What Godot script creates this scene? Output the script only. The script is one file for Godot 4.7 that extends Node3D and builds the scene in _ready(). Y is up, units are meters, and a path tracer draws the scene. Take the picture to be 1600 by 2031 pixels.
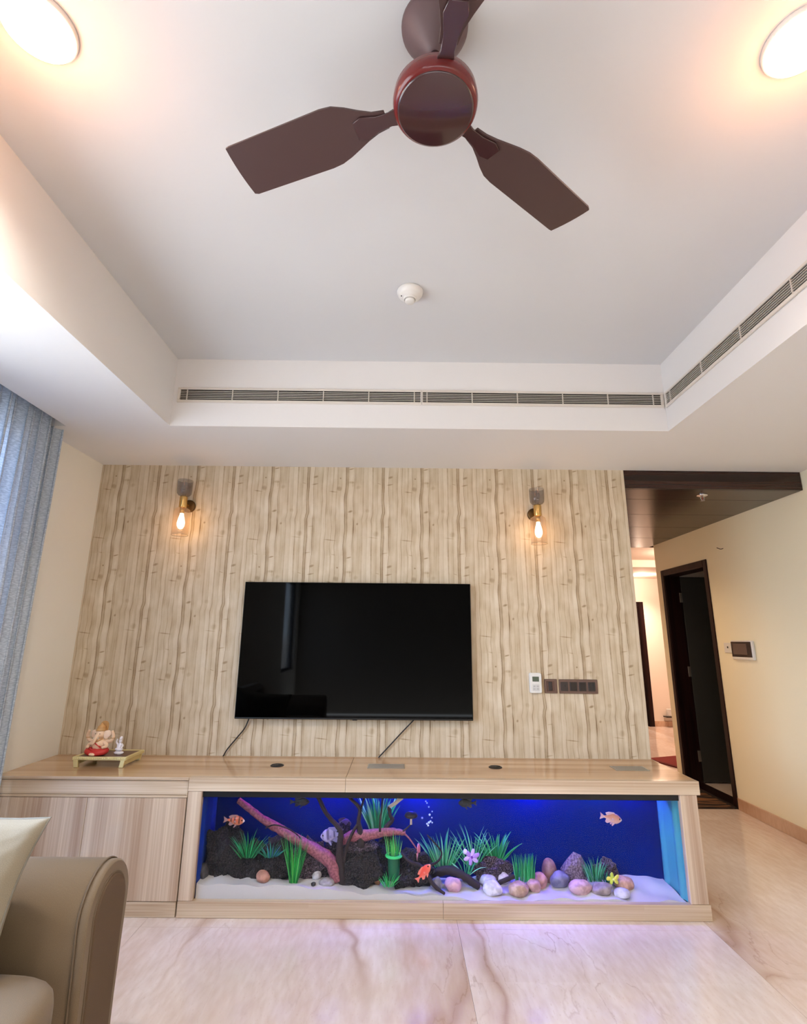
extends Node3D

# A living room wall: striped wood wallpaper, wall-hung screen, long worktop with a built-in aquarium, fan and tray ceiling.
# Metres, y up. The papered wall is the plane z = 0, the floor y = 0, the left wall x = 0; the room runs towards +z.

const SOFFIT := 2.52
const TOP := 2.944
const WALL_W := 3.6734
const RIGHT := 4.931
const FRONT := 0.5164
const DECK := 0.6347
const REAR := 7.6

var used := {}
var tex := {}
var M := {}
var rng := RandomNumberGenerator.new()


func _ready() -> void:
	rng.seed = 7
	set_view_and_light()
	make_textures()
	make_materials()
	build_shell()
	build_openings()
	build_hall()
	build_worktop()
	build_tank()
	build_tank_life()
	build_wall_things()
	build_ceiling_things()
	build_idols()
	build_sofa()
	build_curtain()
	build_small_things()


func set_view_and_light() -> void:
	var cam := Camera3D.new()
	cam.name = "camera"
	cam.fov = 89.3756
	cam.near = 0.05
	cam.far = 100.0
	cam.transform = Transform3D(Basis(Vector3(0.99993615, 0.00907466, 0.00673357), Vector3(-0.01042205, 0.97091467, 0.23919884), Vector3(-0.00436707, -0.23925375, 0.97094726)), Vector3(2.1056, 1.3424, 3.478))
	add_child(cam)
	cam.current = true
	var env := Environment.new()
	var sky := Sky.new()
	var sm := ProceduralSkyMaterial.new()
	sm.sky_top_color = Color(0.72, 0.84, 1.0)
	sm.sky_horizon_color = Color(0.82, 0.91, 1.0)
	sm.ground_bottom_color = Color(0.66, 0.68, 0.70)
	sm.ground_horizon_color = Color(0.76, 0.79, 0.83)
	sm.sun_angle_max = 0.0
	sky.sky_material = sm
	env.background_mode = Environment.BG_SKY
	env.sky = sky
	env.background_energy_multiplier = 18.5
	env.tonemap_mode = Environment.TONE_MAPPER_LINEAR
	env.tonemap_exposure = 1.0
	env.sdfgi_enabled = true
	env.ssao_enabled = true
	env.ssil_enabled = true
	var we := WorldEnvironment.new()
	we.name = "world"
	we.environment = env
	add_child(we)


# ---------------------------------------------------------------- naming

func numbered(called: String) -> String:
	var n: int = used.get(called, 0)
	used[called] = n + 1
	return called if n == 0 else "%s_%03d" % [called, n]


func tag(o: Node3D, label: String, category: String, group := "", kind := "") -> void:
	if label:
		o.set_meta("label", label)
	if category:
		o.set_meta("category", category)
	if group:
		o.set_meta("group", group)
	if kind:
		o.set_meta("kind", kind)


func thing(called: String, label: String, category: String, at := Vector3.ZERO, turn := 0.0, group := "", kind := "") -> Node3D:
	var o := Node3D.new()
	o.name = numbered(called)
	add_child(o)
	o.position = at
	o.rotation.y = turn
	tag(o, label, category, group, kind)
	return o


func single(called: String, mesh: Mesh, mat: Material, label: String, category: String, at := Vector3.ZERO, rot := Vector3.ZERO, group := "", kind := "") -> MeshInstance3D:
	var o := MeshInstance3D.new()
	o.name = numbered(called)
	o.mesh = mesh
	o.material_override = mat
	add_child(o)
	o.position = at
	o.rotation = rot
	tag(o, label, category, group, kind)
	return o


func part(parent: Node3D, called: String, mesh: Mesh, mat: Material, at := Vector3.ZERO, rot := Vector3.ZERO, label := "") -> MeshInstance3D:
	var o := MeshInstance3D.new()
	o.name = called
	o.mesh = mesh
	o.material_override = mat
	parent.add_child(o, true)
	o.position = at
	o.rotation = rot
	if label:
		o.set_meta("label", label)
	return o


# ---------------------------------------------------------------- shapes

func begin(smooth := false) -> SurfaceTool:
	var st := SurfaceTool.new()
	st.begin(Mesh.PRIMITIVE_TRIANGLES)
	st.set_smooth_group(0 if smooth else -1)
	return st


func finish(st: SurfaceTool) -> ArrayMesh:
	st.generate_normals()
	return st.commit()


func tri(st: SurfaceTool, a: Vector3, b: Vector3, c: Vector3) -> void:   # counter-clockwise seen from outside
	st.add_vertex(a)
	st.add_vertex(c)
	st.add_vertex(b)


func quad(st: SurfaceTool, a: Vector3, b: Vector3, c: Vector3, d: Vector3) -> void:
	tri(st, a, b, c)
	tri(st, a, c, d)


func block(a: Vector3, b: Vector3) -> BoxMesh:
	var m := BoxMesh.new()
	m.size = (b - a).abs()
	return m


func slab(parent: Node3D, called: String, a: Vector3, b: Vector3, mat: Material) -> MeshInstance3D:
	return part(parent, called, block(a, b), mat, (a + b) / 2.0)


# box with chamfered edges, added to st round the centre c
func add_box(st: SurfaceTool, c: Vector3, size: Vector3, r := 0.003) -> void:
	var h := size / 2.0
	r = minf(r, minf(h.x, minf(h.y, h.z)) * 0.95)
	var q := h - Vector3(r, r, r)
	for ax in 3:
		var u := (ax + 1) % 3
		var w := (ax + 2) % 3
		for s: float in [-1.0, 1.0]:
			var p := []
			for k: Array in [[-1, -1], [1, -1], [1, 1], [-1, 1]]:
				var v := Vector3.ZERO
				v[ax] = h[ax] * s
				v[u] = q[u] * k[0]
				v[w] = q[w] * k[1]
				p.append(c + v)
			if s > 0:
				quad(st, p[0], p[1], p[2], p[3])
			else:
				quad(st, p[3], p[2], p[1], p[0])
		for su: float in [-1.0, 1.0]:
			for sw: float in [-1.0, 1.0]:
				var e := []
				for k: Array in [[-1, 0], [1, 0], [1, 1], [-1, 1]]:
					var v := Vector3.ZERO
					v[ax] = q[ax] * k[0]
					v[u] = (h[u] if k[1] == 0 else q[u]) * su
					v[w] = (q[w] if k[1] == 0 else h[w]) * sw
					e.append(c + v)
				if su * sw > 0:
					quad(st, e[3], e[2], e[1], e[0])
				else:
					quad(st, e[0], e[1], e[2], e[3])
	for sx: float in [-1.0, 1.0]:
		for sy: float in [-1.0, 1.0]:
			for sz: float in [-1.0, 1.0]:
				var a := c + Vector3(h.x * sx, q.y * sy, q.z * sz)
				var b := c + Vector3(q.x * sx, h.y * sy, q.z * sz)
				var d := c + Vector3(q.x * sx, q.y * sy, h.z * sz)
				if sx * sy * sz > 0:
					tri(st, a, b, d)
				else:
					tri(st, a, d, b)


func rbox(size: Vector3, r := 0.003) -> ArrayMesh:
	var st := begin()
	add_box(st, Vector3.ZERO, size, r)
	return finish(st)


func board(parent: Node3D, called: String, a: Vector3, b: Vector3, mat: Material, r := 0.002) -> MeshInstance3D:
	return part(parent, called, rbox((b - a).abs(), r), mat, (a + b) / 2.0)


# profile points (radius, y) from bottom to top, turned about y
func lathe(prof: Array, seg := 32, smooth := true) -> ArrayMesh:
	var st := begin(smooth)
	for i in prof.size() - 1:
		var p: Vector2 = prof[i]
		var q: Vector2 = prof[i + 1]
		for k in seg:
			var a := TAU * k / seg
			var b := TAU * (k + 1) / seg
			var A := Vector3(cos(a) * p.x, p.y, sin(a) * p.x)
			var B := Vector3(cos(b) * p.x, p.y, sin(b) * p.x)
			var C := Vector3(cos(b) * q.x, q.y, sin(b) * q.x)
			var D := Vector3(cos(a) * q.x, q.y, sin(a) * q.x)
			if p.x > 1e-5:
				tri(st, A, C, B)
			if q.x > 1e-5:
				tri(st, A, D, C)
	return finish(st)


# a profile with crisp edges: every corner doubled by two close points
func crisp(prof: Array, d := 0.001) -> Array:
	var out := [prof[0]]
	for i in range(1, prof.size() - 1):
		var p: Vector2 = prof[i]
		out.append(p.move_toward(prof[i - 1], d))
		out.append(p.move_toward(prof[i + 1], d))
	out.append(prof[-1])
	return out


# a tube through points with radii, ends rounded off
func add_tube(st: SurfaceTool, pts: Array, rad: Array, seg := 8, sub := 4, rough := 0.0, seed_ := 1) -> void:
	var curve := Curve3D.new()
	var n := pts.size()
	for i in n:
		var t := Vector3.ZERO
		if i > 0 and i < n - 1:
			t = (pts[i + 1] - pts[i - 1]) / 6.0
		curve.add_point(pts[i], -t, t)
	var noise := FastNoiseLite.new()
	noise.seed = seed_
	noise.frequency = 18.0
	var rings := []
	var cen := []
	var rr := []
	for i in n - 1:
		for k in sub:
			cen.append(curve.sample(i, float(k) / sub))
			rr.append(lerpf(rad[i], rad[i + 1], float(k) / sub))
	cen.append(pts[n - 1])
	rr.append(rad[n - 1])
	var side := Vector3(0.3, 0.2, 0.93)
	for i in cen.size():
		var dir: Vector3 = (cen[mini(i + 1, cen.size() - 1)] - cen[maxi(i - 1, 0)]).normalized()
		side = (side - dir * side.dot(dir)).normalized()
		var up := dir.cross(side)
		var ring := []
		for k in seg:
			var a := TAU * k / seg
			var d := side * cos(a) + up * sin(a)
			var r: float = rr[i] * (1.0 + rough * noise.get_noise_3dv((cen[i] + d * rr[i]) * 6.0))
			ring.append(cen[i] + d * r)
		rings.append(ring)
	for i in rings.size() - 1:
		for k in seg:
			var j := (k + 1) % seg
			quad(st, rings[i][k], rings[i][j], rings[i + 1][j], rings[i + 1][k])
	var first: Vector3 = cen[0] + (cen[0] - cen[1]).normalized() * rr[0] * 0.4
	var last: Vector3 = cen[-1] + (cen[-1] - cen[-2]).normalized() * rr[-1] * 0.4
	for k in seg:
		var j := (k + 1) % seg
		tri(st, first, rings[0][j], rings[0][k])
		tri(st, last, rings[-1][k], rings[-1][j])


func tube(pts: Array, rad: Array, seg := 8, sub := 4, rough := 0.0, seed_ := 1) -> ArrayMesh:
	var st := begin(true)
	add_tube(st, pts, rad, seg, sub, rough, seed_)
	return finish(st)


# ellipsoid with lumps; facet = true keeps flat broken faces
func blob(r: Vector3, amp := 0.0, freq := 1.5, seed_ := 1, seg := 20, facet := false, square := 1.0) -> ArrayMesh:
	var noise := FastNoiseLite.new()
	noise.seed = seed_
	noise.frequency = freq
	noise.fractal_octaves = 3 if facet else 1
	if facet:
		noise.fractal_octaves = 4
		noise.fractal_gain = 0.55
	var st := begin(not facet)
	var rows := seg / 2
	var g := []
	for i in rows + 1:
		var row := []
		for k in seg:
			var th := PI * i / rows
			var ph := TAU * k / seg
			var d := Vector3(sin(th) * cos(ph), cos(th), sin(th) * sin(ph))
			var f := 1.0 + amp * noise.get_noise_3dv(d)
			if square != 1.0:
				f /= pow(pow(absf(d.x), square * 2) + pow(absf(d.y), square * 2) + pow(absf(d.z), square * 2), 0.5 / square)
			row.append(d * f * r)
		g.append(row)
	for i in rows:
		for k in seg:
			var j := (k + 1) % seg
			if i > 0:
				tri(st, g[i][k], g[i][j], g[i + 1][j])
			if i < rows - 1:
				tri(st, g[i][k], g[i + 1][j], g[i + 1][k])
	return finish(st)


# polygon (counter-clockwise in x, y) pulled along z from -depth/2 to depth/2; bev rounds the rim
func prism(poly: PackedVector2Array, depth: float, bev := 0.0, smooth_sides := true) -> ArrayMesh:
	var st := begin()
	if Geometry2D.is_polygon_clockwise(poly):
		poly.reverse()
	var inner := poly
	if bev > 0.0:
		var off := Geometry2D.offset_polygon(poly, -bev, Geometry2D.JOIN_MITER)
		if off.size() == 1 and off[0].size() == poly.size():
			var o: PackedVector2Array = off[0]
			if Geometry2D.is_polygon_clockwise(o):
				o.reverse()
			var best := 0
			for i in o.size():
				if o[i].distance_to(poly[0]) < o[best].distance_to(poly[0]):
					best = i
			inner = PackedVector2Array()
			for i in o.size():
				inner.append(o[(best + i) % o.size()])
		else:
			bev = 0.0
	var h := depth / 2.0
	var idx := Geometry2D.triangulate_polygon(inner)
	for i in range(0, idx.size(), 3):
		var a := inner[idx[i]]
		var b := inner[idx[i + 1]]
		var c := inner[idx[i + 2]]
		if (b - a).cross(c - a) < 0:
			var t := b
			b = c
			c = t
		tri(st, Vector3(a.x, a.y, h), Vector3(b.x, b.y, h), Vector3(c.x, c.y, h))
		tri(st, Vector3(a.x, a.y, -h), Vector3(c.x, c.y, -h), Vector3(b.x, b.y, -h))
	st.set_smooth_group(1 if smooth_sides else -1)
	var n := poly.size()
	for i in n:
		var j := (i + 1) % n
		var p := poly[i]
		var q := poly[j]
		quad(st, Vector3(p.x, p.y, h - bev), Vector3(p.x, p.y, -h + bev), Vector3(q.x, q.y, -h + bev), Vector3(q.x, q.y, h - bev))
		if bev > 0.0:
			var pi := inner[i]
			var qi := inner[j]
			quad(st, Vector3(pi.x, pi.y, h), Vector3(p.x, p.y, h - bev), Vector3(q.x, q.y, h - bev), Vector3(qi.x, qi.y, h))
			quad(st, Vector3(qi.x, qi.y, -h), Vector3(q.x, q.y, -h + bev), Vector3(p.x, p.y, -h + bev), Vector3(pi.x, pi.y, -h))
	return finish(st)


func round_rect(w: float, h: float, r: float, seg := 5) -> PackedVector2Array:
	var out := PackedVector2Array()
	for c in 4:
		var cx := (w / 2 - r) * (1 if c == 0 or c == 3 else -1)
		var cy := (h / 2 - r) * (1 if c < 2 else -1)
		for k in seg + 1:
			var a := PI / 2 * (c + float(k) / seg)
			out.append(Vector2(cx + cos(a) * r, cy + sin(a) * r))
	return out


# a leaf blade: tapered, keeled, bending over towards +x
func blade(length: float, width: float, bend: float, seg := 6, curl := 0.0) -> ArrayMesh:
	var st := begin(true)
	var rows := []
	var p := Vector3.ZERO
	for i in seg + 1:
		var t := float(i) / seg
		var a := bend * t * t + curl * t
		var w := width / 2 * (0.55 + 0.9 * t if t < 0.35 else 0.865 * pow(maxf(1.0 - (t - 0.35) / 0.65, 0.02), 0.8))
		var nrm := Vector3(cos(a), -sin(a), 0)
		rows.append([p + Vector3(0, 0, w), p + nrm * w * 0.28, p - Vector3(0, 0, w), p - nrm * w * 0.28])
		p += Vector3(sin(a), cos(a), 0) * length / seg
	for i in seg:
		for k in 4:
			var j := (k + 1) % 4
			quad(st, rows[i][k], rows[i][j], rows[i + 1][j], rows[i + 1][k])
	return finish(st)


# ---------------------------------------------------------------- textures

func nb(w: int, h: int, gw: int, gh: int, freq: float, seed_: int, oct := 3) -> PackedByteArray:
	var n := FastNoiseLite.new()
	n.noise_type = FastNoiseLite.TYPE_SIMPLEX_SMOOTH
	n.seed = seed_
	n.frequency = freq
	n.fractal_octaves = oct
	var im := n.get_seamless_image(gw, gh)
	im.convert(Image.FORMAT_L8)
	im.resize(w, h, Image.INTERPOLATE_CUBIC)
	return im.get_data()


func picture(w: int, h: int, bytes: PackedByteArray) -> ImageTexture:
	return ImageTexture.create_from_image(Image.create_from_data(w, h, false, Image.FORMAT_RGB8, bytes))


func grain_picture(dark: Color, light: Color, along_v: bool, seed_: int, contrast := 1.0) -> ImageTexture:
	var S := 512
	var broad := nb(S, S, 160, 10, 0.03, seed_, 3)
	var fine := nb(S, S, 512, 16, 0.09, seed_ + 1, 2)
	var blot := nb(S, S, 64, 24, 0.04, seed_ + 2, 2)
	var out := PackedByteArray()
	out.resize(S * S * 3)
	for y in S:
		for x in S:
			var i := y * S + x
			var t := ((broad[i] - 128) * 0.9 + (fine[i] - 128) * 0.6 + (blot[i] - 128) * 0.35) / 160.0 * contrast
			t = clampf(0.5 + t, 0.0, 1.0)
			var o := (i if along_v else x * S + y) * 3
			out[o] = int(255 * lerpf(dark.r, light.r, t))
			out[o + 1] = int(255 * lerpf(dark.g, light.g, t))
			out[o + 2] = int(255 * lerpf(dark.b, light.b, t))
	return picture(S, S, out)


# printed wallpaper: weathered boards with dark seams, fine grain and small knots; one repeat is 0.524 x 0.63 m
func wallpaper_picture() -> ImageTexture:
	var W := 768
	var H := 920
	var edges := [0.0, 0.035, 0.115, 0.135, 0.235, 0.30, 0.36, 0.425, 0.485, 0.515, 0.585, 0.605, 0.70, 0.755, 0.83, 0.885, 0.94, 1.0]
	var tones := [0.44, 0.72, 0.56, 0.69, 0.66, 0.73, 0.65, 0.71, 0.50, 0.76, 0.58, 0.68, 0.75, 0.64, 0.72, 0.65, 0.77]
	var lines := [0.75, 0.25, 0.45, 0.18, 0.35, 0.22, 0.5, 0.15, 0.5, 0.6, 0.6, 0.15, 0.28, 0.4, 0.3, 0.35, 0.15]
	var tone := PackedFloat32Array()
	tone.resize(W)
	for x in W:
		var u := (x + 0.5) / W
		var s := 0
		while u > edges[s + 1]:
			s += 1
		var v: float = tones[s]
		var into: float = (u - edges[s]) / (edges[s + 1] - edges[s])
		v += 0.07 * sin(into * PI) - 0.03
		v -= 0.75 * lines[s] * exp(-pow((u - edges[s]) * W / 2.6, 2.0))
		if s > 0 or u > 0.5:
			var nx: float = lines[(s + 1) % lines.size()]
			v -= nx * 0.7 * exp(-pow((edges[s + 1] - u) * W / 2.6, 2.0))
		tone[x] = v
	var grain := nb(W, H, W, 22, 0.11, 11, 3)
	var grain2 := nb(W, H, 260, 14, 0.06, 12, 3)
	var blot := nb(W, H, 90, 60, 0.05, 13, 4)
	var wave := nb(W, H, 16, 24, 0.09, 14, 2)
	var speck := nb(W, H, W, 200, 0.22, 15, 2)
	# knots and board ends: u, v, half width, half height, tilt, strength
	var marks := [
		[0.075, 0.02, 0.03, 0.0065, -0.25, 0.62], [0.075, 0.51, 0.03, 0.011, -0.3, 0.5], [0.60, 0.115, 0.03, 0.012, -0.35, 0.4], [0.59, 0.20, 0.04, 0.007, -0.2, 0.42],
		[0.08, 0.175, 0.035, 0.013, 0.0, 0.3], [0.84, 0.285, 0.05, 0.005, 0.12, 0.4], [0.17, 0.65, 0.012, 0.012, 0.5, 0.4], [0.12, 0.70, 0.008, 0.09, 0.03, 0.4],
		[0.82, 0.83, 0.07, 0.005, 0.1, 0.45], [0.42, 0.76, 0.035, 0.03, -0.4, 0.26], [0.92, 0.25, 0.03, 0.028, -0.4, 0.25], [0.38, 0.80, 0.06, 0.005, 0.1, 0.3],
		[0.54, 0.97, 0.035, 0.005, -0.15, 0.4], [0.93, 0.13, 0.01, 0.008, 0.3, 0.5], [0.56, 0.68, 0.03, 0.005, -0.1, 0.28], [0.87, 0.99, 0.03, 0.004, 0.2, 0.3],
		[0.17, 0.235, 0.03, 0.02, -0.3, 0.2], [0.30, 0.50, 0.03, 0.02, 0.3, 0.16], [0.45, 0.19, 0.025, 0.004, 0.3, 0.34], [0.10, 0.20, 0.02, 0.03, 0.0, 0.2],
	]
	var dark := PackedFloat32Array()
	dark.resize(W * H)
	for m: Array in marks:
		var cx: float = m[0] * W
		var cy: float = m[1] * H
		var a: float = m[2] * W
		var b: float = m[3] * H
		var R := int(maxf(a, b) * 1.8) + 2
		for dy in range(-R, R + 1):
			for dx in range(-R, R + 1):
				var px := (dx * cos(m[4]) + dy * sin(m[4])) / a
				var py := (-dx * sin(m[4]) + dy * cos(m[4])) / b
				var q := px * px + py * py
				if q < 3.2:
					var i := posmod(int(cy) + dy, H) * W + posmod(int(cx) + dx, W)
					dark[i] = dark[i] + m[5] * exp(-q * q * 0.9)
	var c0 := Color(0.47, 0.365, 0.25)
	var c1 := Color(0.755, 0.675, 0.56)
	var c2 := Color(0.875, 0.82, 0.735)
	var out := PackedByteArray()
	out.resize(W * H * 3)
	for y in H:
		for x in W:
			var i := y * W + x
			var sx := posmod(x + int((wave[i] - 128) * 0.09), W)
			var t := tone[sx] + (grain[i] - 128) * 0.0007 + (grain2[i] - 128) * 0.0008 + (blot[i] - 128) * 0.0012 - dark[i] * 0.85
			if speck[i] > 205:
				t -= (speck[i] - 205) * 0.006
			t = clampf(t, 0.0, 1.0)
			var c := c0.lerp(c1, t / 0.55) if t < 0.55 else c1.lerp(c2, (t - 0.55) / 0.45)
			out[i * 3] = int(c.r * 255)
			out[i * 3 + 1] = int(c.g * 255)
			out[i * 3 + 2] = int(c.b * 255)
	return picture(W, H, out)


# polished beige stone, its veins running along v
func marble_picture() -> ImageTexture:
	var W := 1024
	var H := 768
	var flow := nb(W, H, 120, 40, 0.03, 31, 4)
	var fine := nb(W, H, 800, 260, 0.09, 32, 3)
	var warp := nb(W, H, 70, 56, 0.06, 33, 4)
	var cloud := nb(W, H, 60, 30, 0.035, 34, 4)
	var pores := nb(W, H, W, 384, 0.25, 35, 2)
	var veins := nb(W, H, 110, 30, 0.026, 36, 4)
	var zone := nb(W, H, 40, 10, 0.05, 37, 2)
	var base := Color(0.865, 0.785, 0.735)
	var pale := Color(0.93, 0.875, 0.845)
	var tan_ := Color(0.80, 0.69, 0.61)
	var brown := Color(0.56, 0.41, 0.32)
	var out := PackedByteArray()
	out.resize(W * H * 3)
	for y in H:
		for x in W:
			var sx := posmod(x + int((warp[y * W + x] - 128) * 0.30), W)
			var i := y * W + sx
			var k := y * W + x
			var m := smoothstep(118.0, 190.0, float(zone[i]))
			var t := 0.56 + (flow[i] - 128) / 300.0 * (0.6 + 1.1 * m) + (fine[k] - 128) / 620.0 + (cloud[k] - 128) / 420.0
			t = clampf(t, 0.0, 1.0)
			var c := tan_.lerp(base, t * 2.0) if t < 0.5 else base.lerp(pale, t * 2.0 - 1.0)
			var v := absf(veins[i] - 128)
			var line := absf(sin((veins[i] - 128) * 0.085 + (fine[k] - 128) * 0.004))
			c = c.lerp(tan_, 0.7 * m * exp(-v * v / 500.0)).lerp(brown, 0.24 * m * exp(-v * v / 200.0))
			c = c.lerp(brown, exp(-line * line / 0.010) * (0.03 + 0.36 * m) * clampf((cloud[k] - 90) / 90.0, 0.0, 1.0))
			if pores[k] > 205:
				c = c.lerp(tan_, 0.3)
			var o := k * 3
			out[o] = int(c.r * 255)
			out[o + 1] = int(c.g * 255)
			out[o + 2] = int(c.b * 255)
	return picture(W, H, out)


func weave_picture(dark: Color, light: Color, gw: int, gh: int, seed_: int) -> ImageTexture:
	var S := 512
	var a := nb(S, S, gw, gh, 0.12, seed_, 3)
	var b := nb(S, S, S, S, 0.3, seed_ + 1, 2)
	var out := PackedByteArray()
	out.resize(S * S * 3)
	for i in S * S:
		var t := clampf(0.5 + (a[i] - 128) / 110.0 + (b[i] - 128) / 300.0, 0.0, 1.0)
		var c := dark.lerp(light, t)
		out[i * 3] = int(c.r * 255)
		out[i * 3 + 1] = int(c.g * 255)
		out[i * 3 + 2] = int(c.b * 255)
	return picture(S, S, out)


func speckle_picture(dark: Color, light: Color, freq: float, seed_: int, sharp := 1.0) -> ImageTexture:
	var S := 256
	var a := nb(S, S, S, S, freq, seed_, 4)
	var out := PackedByteArray()
	out.resize(S * S * 3)
	for i in S * S:
		var c := dark.lerp(light, clampf(0.5 + (a[i] - 128) / 128.0 * sharp, 0.0, 1.0))
		out[i * 3] = int(c.r * 255)
		out[i * 3 + 1] = int(c.g * 255)
		out[i * 3 + 2] = int(c.b * 255)
	return picture(S, S, out)


func make_textures() -> void:
	tex.paper = wallpaper_picture()
	tex.marble = marble_picture()
	tex.lam_v = grain_picture(Color(0.70, 0.585, 0.49), Color(0.87, 0.785, 0.69), true, 51, 0.62)
	tex.lam_h = grain_picture(Color(0.71, 0.60, 0.49), Color(0.88, 0.80, 0.70), false, 57, 0.62)
	tex.wenge = grain_picture(Color(0.105, 0.055, 0.045), Color(0.235, 0.135, 0.105), false, 61)
	tex.wenge_v = grain_picture(Color(0.075, 0.035, 0.038), Color(0.15, 0.08, 0.08), true, 67)
	tex.curtain = weave_picture(Color(0.70, 0.74, 0.79), Color(0.84, 0.87, 0.905), 110, 500, 71)
	tex.sofa = speckle_picture(Color(0.44, 0.37, 0.285), Color(0.50, 0.425, 0.33), 0.3, 73)
	tex.lava = speckle_picture(Color(0.035, 0.028, 0.034), Color(0.24, 0.20, 0.22), 0.06, 75, 1.4)
	tex.sand = speckle_picture(Color(0.72, 0.70, 0.70), Color(0.86, 0.84, 0.83), 0.3, 77)
	tex.rock_bump = speckle_picture(Color.BLACK, Color.WHITE, 0.05, 79, 1.2)
	tex.mat = weave_picture(Color(0.10, 0.06, 0.04), Color(0.52, 0.34, 0.19), 18, 60, 81)


func mat(c: Color, rough := 0.6, metal := 0.0, spec := 0.5) -> StandardMaterial3D:
	var m := StandardMaterial3D.new()
	m.albedo_color = c
	m.roughness = rough
	m.metallic = metal
	m.metallic_specular = spec
	return m


func hex(s: String, rough := 0.5, metal := 0.0, spec := 0.5) -> StandardMaterial3D:
	return mat(Color.html(s), rough, metal, spec)


func tri_mat(t: Texture2D, scale_: Vector3, rough: float, world := true, offset := Vector3.ZERO, tint := Color.WHITE) -> StandardMaterial3D:
	var m := mat(tint, rough)
	m.albedo_texture = t
	m.uv1_triplanar = true
	m.uv1_world_triplanar = world
	m.uv1_scale = scale_
	m.uv1_offset = offset
	m.uv1_triplanar_sharpness = 8.0
	return m


func glass_mat(c: Color, alpha: float) -> StandardMaterial3D:
	var m := mat(Color(c.r, c.g, c.b, alpha), 0.02)
	m.transparency = BaseMaterial3D.TRANSPARENCY_ALPHA
	return m


func glow(c: Color, energy: float) -> StandardMaterial3D:
	var m := mat(Color(0.9, 0.9, 0.9), 0.4)
	m.emission_enabled = true
	m.emission = c
	m.emission_energy_multiplier = energy
	return m


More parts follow.
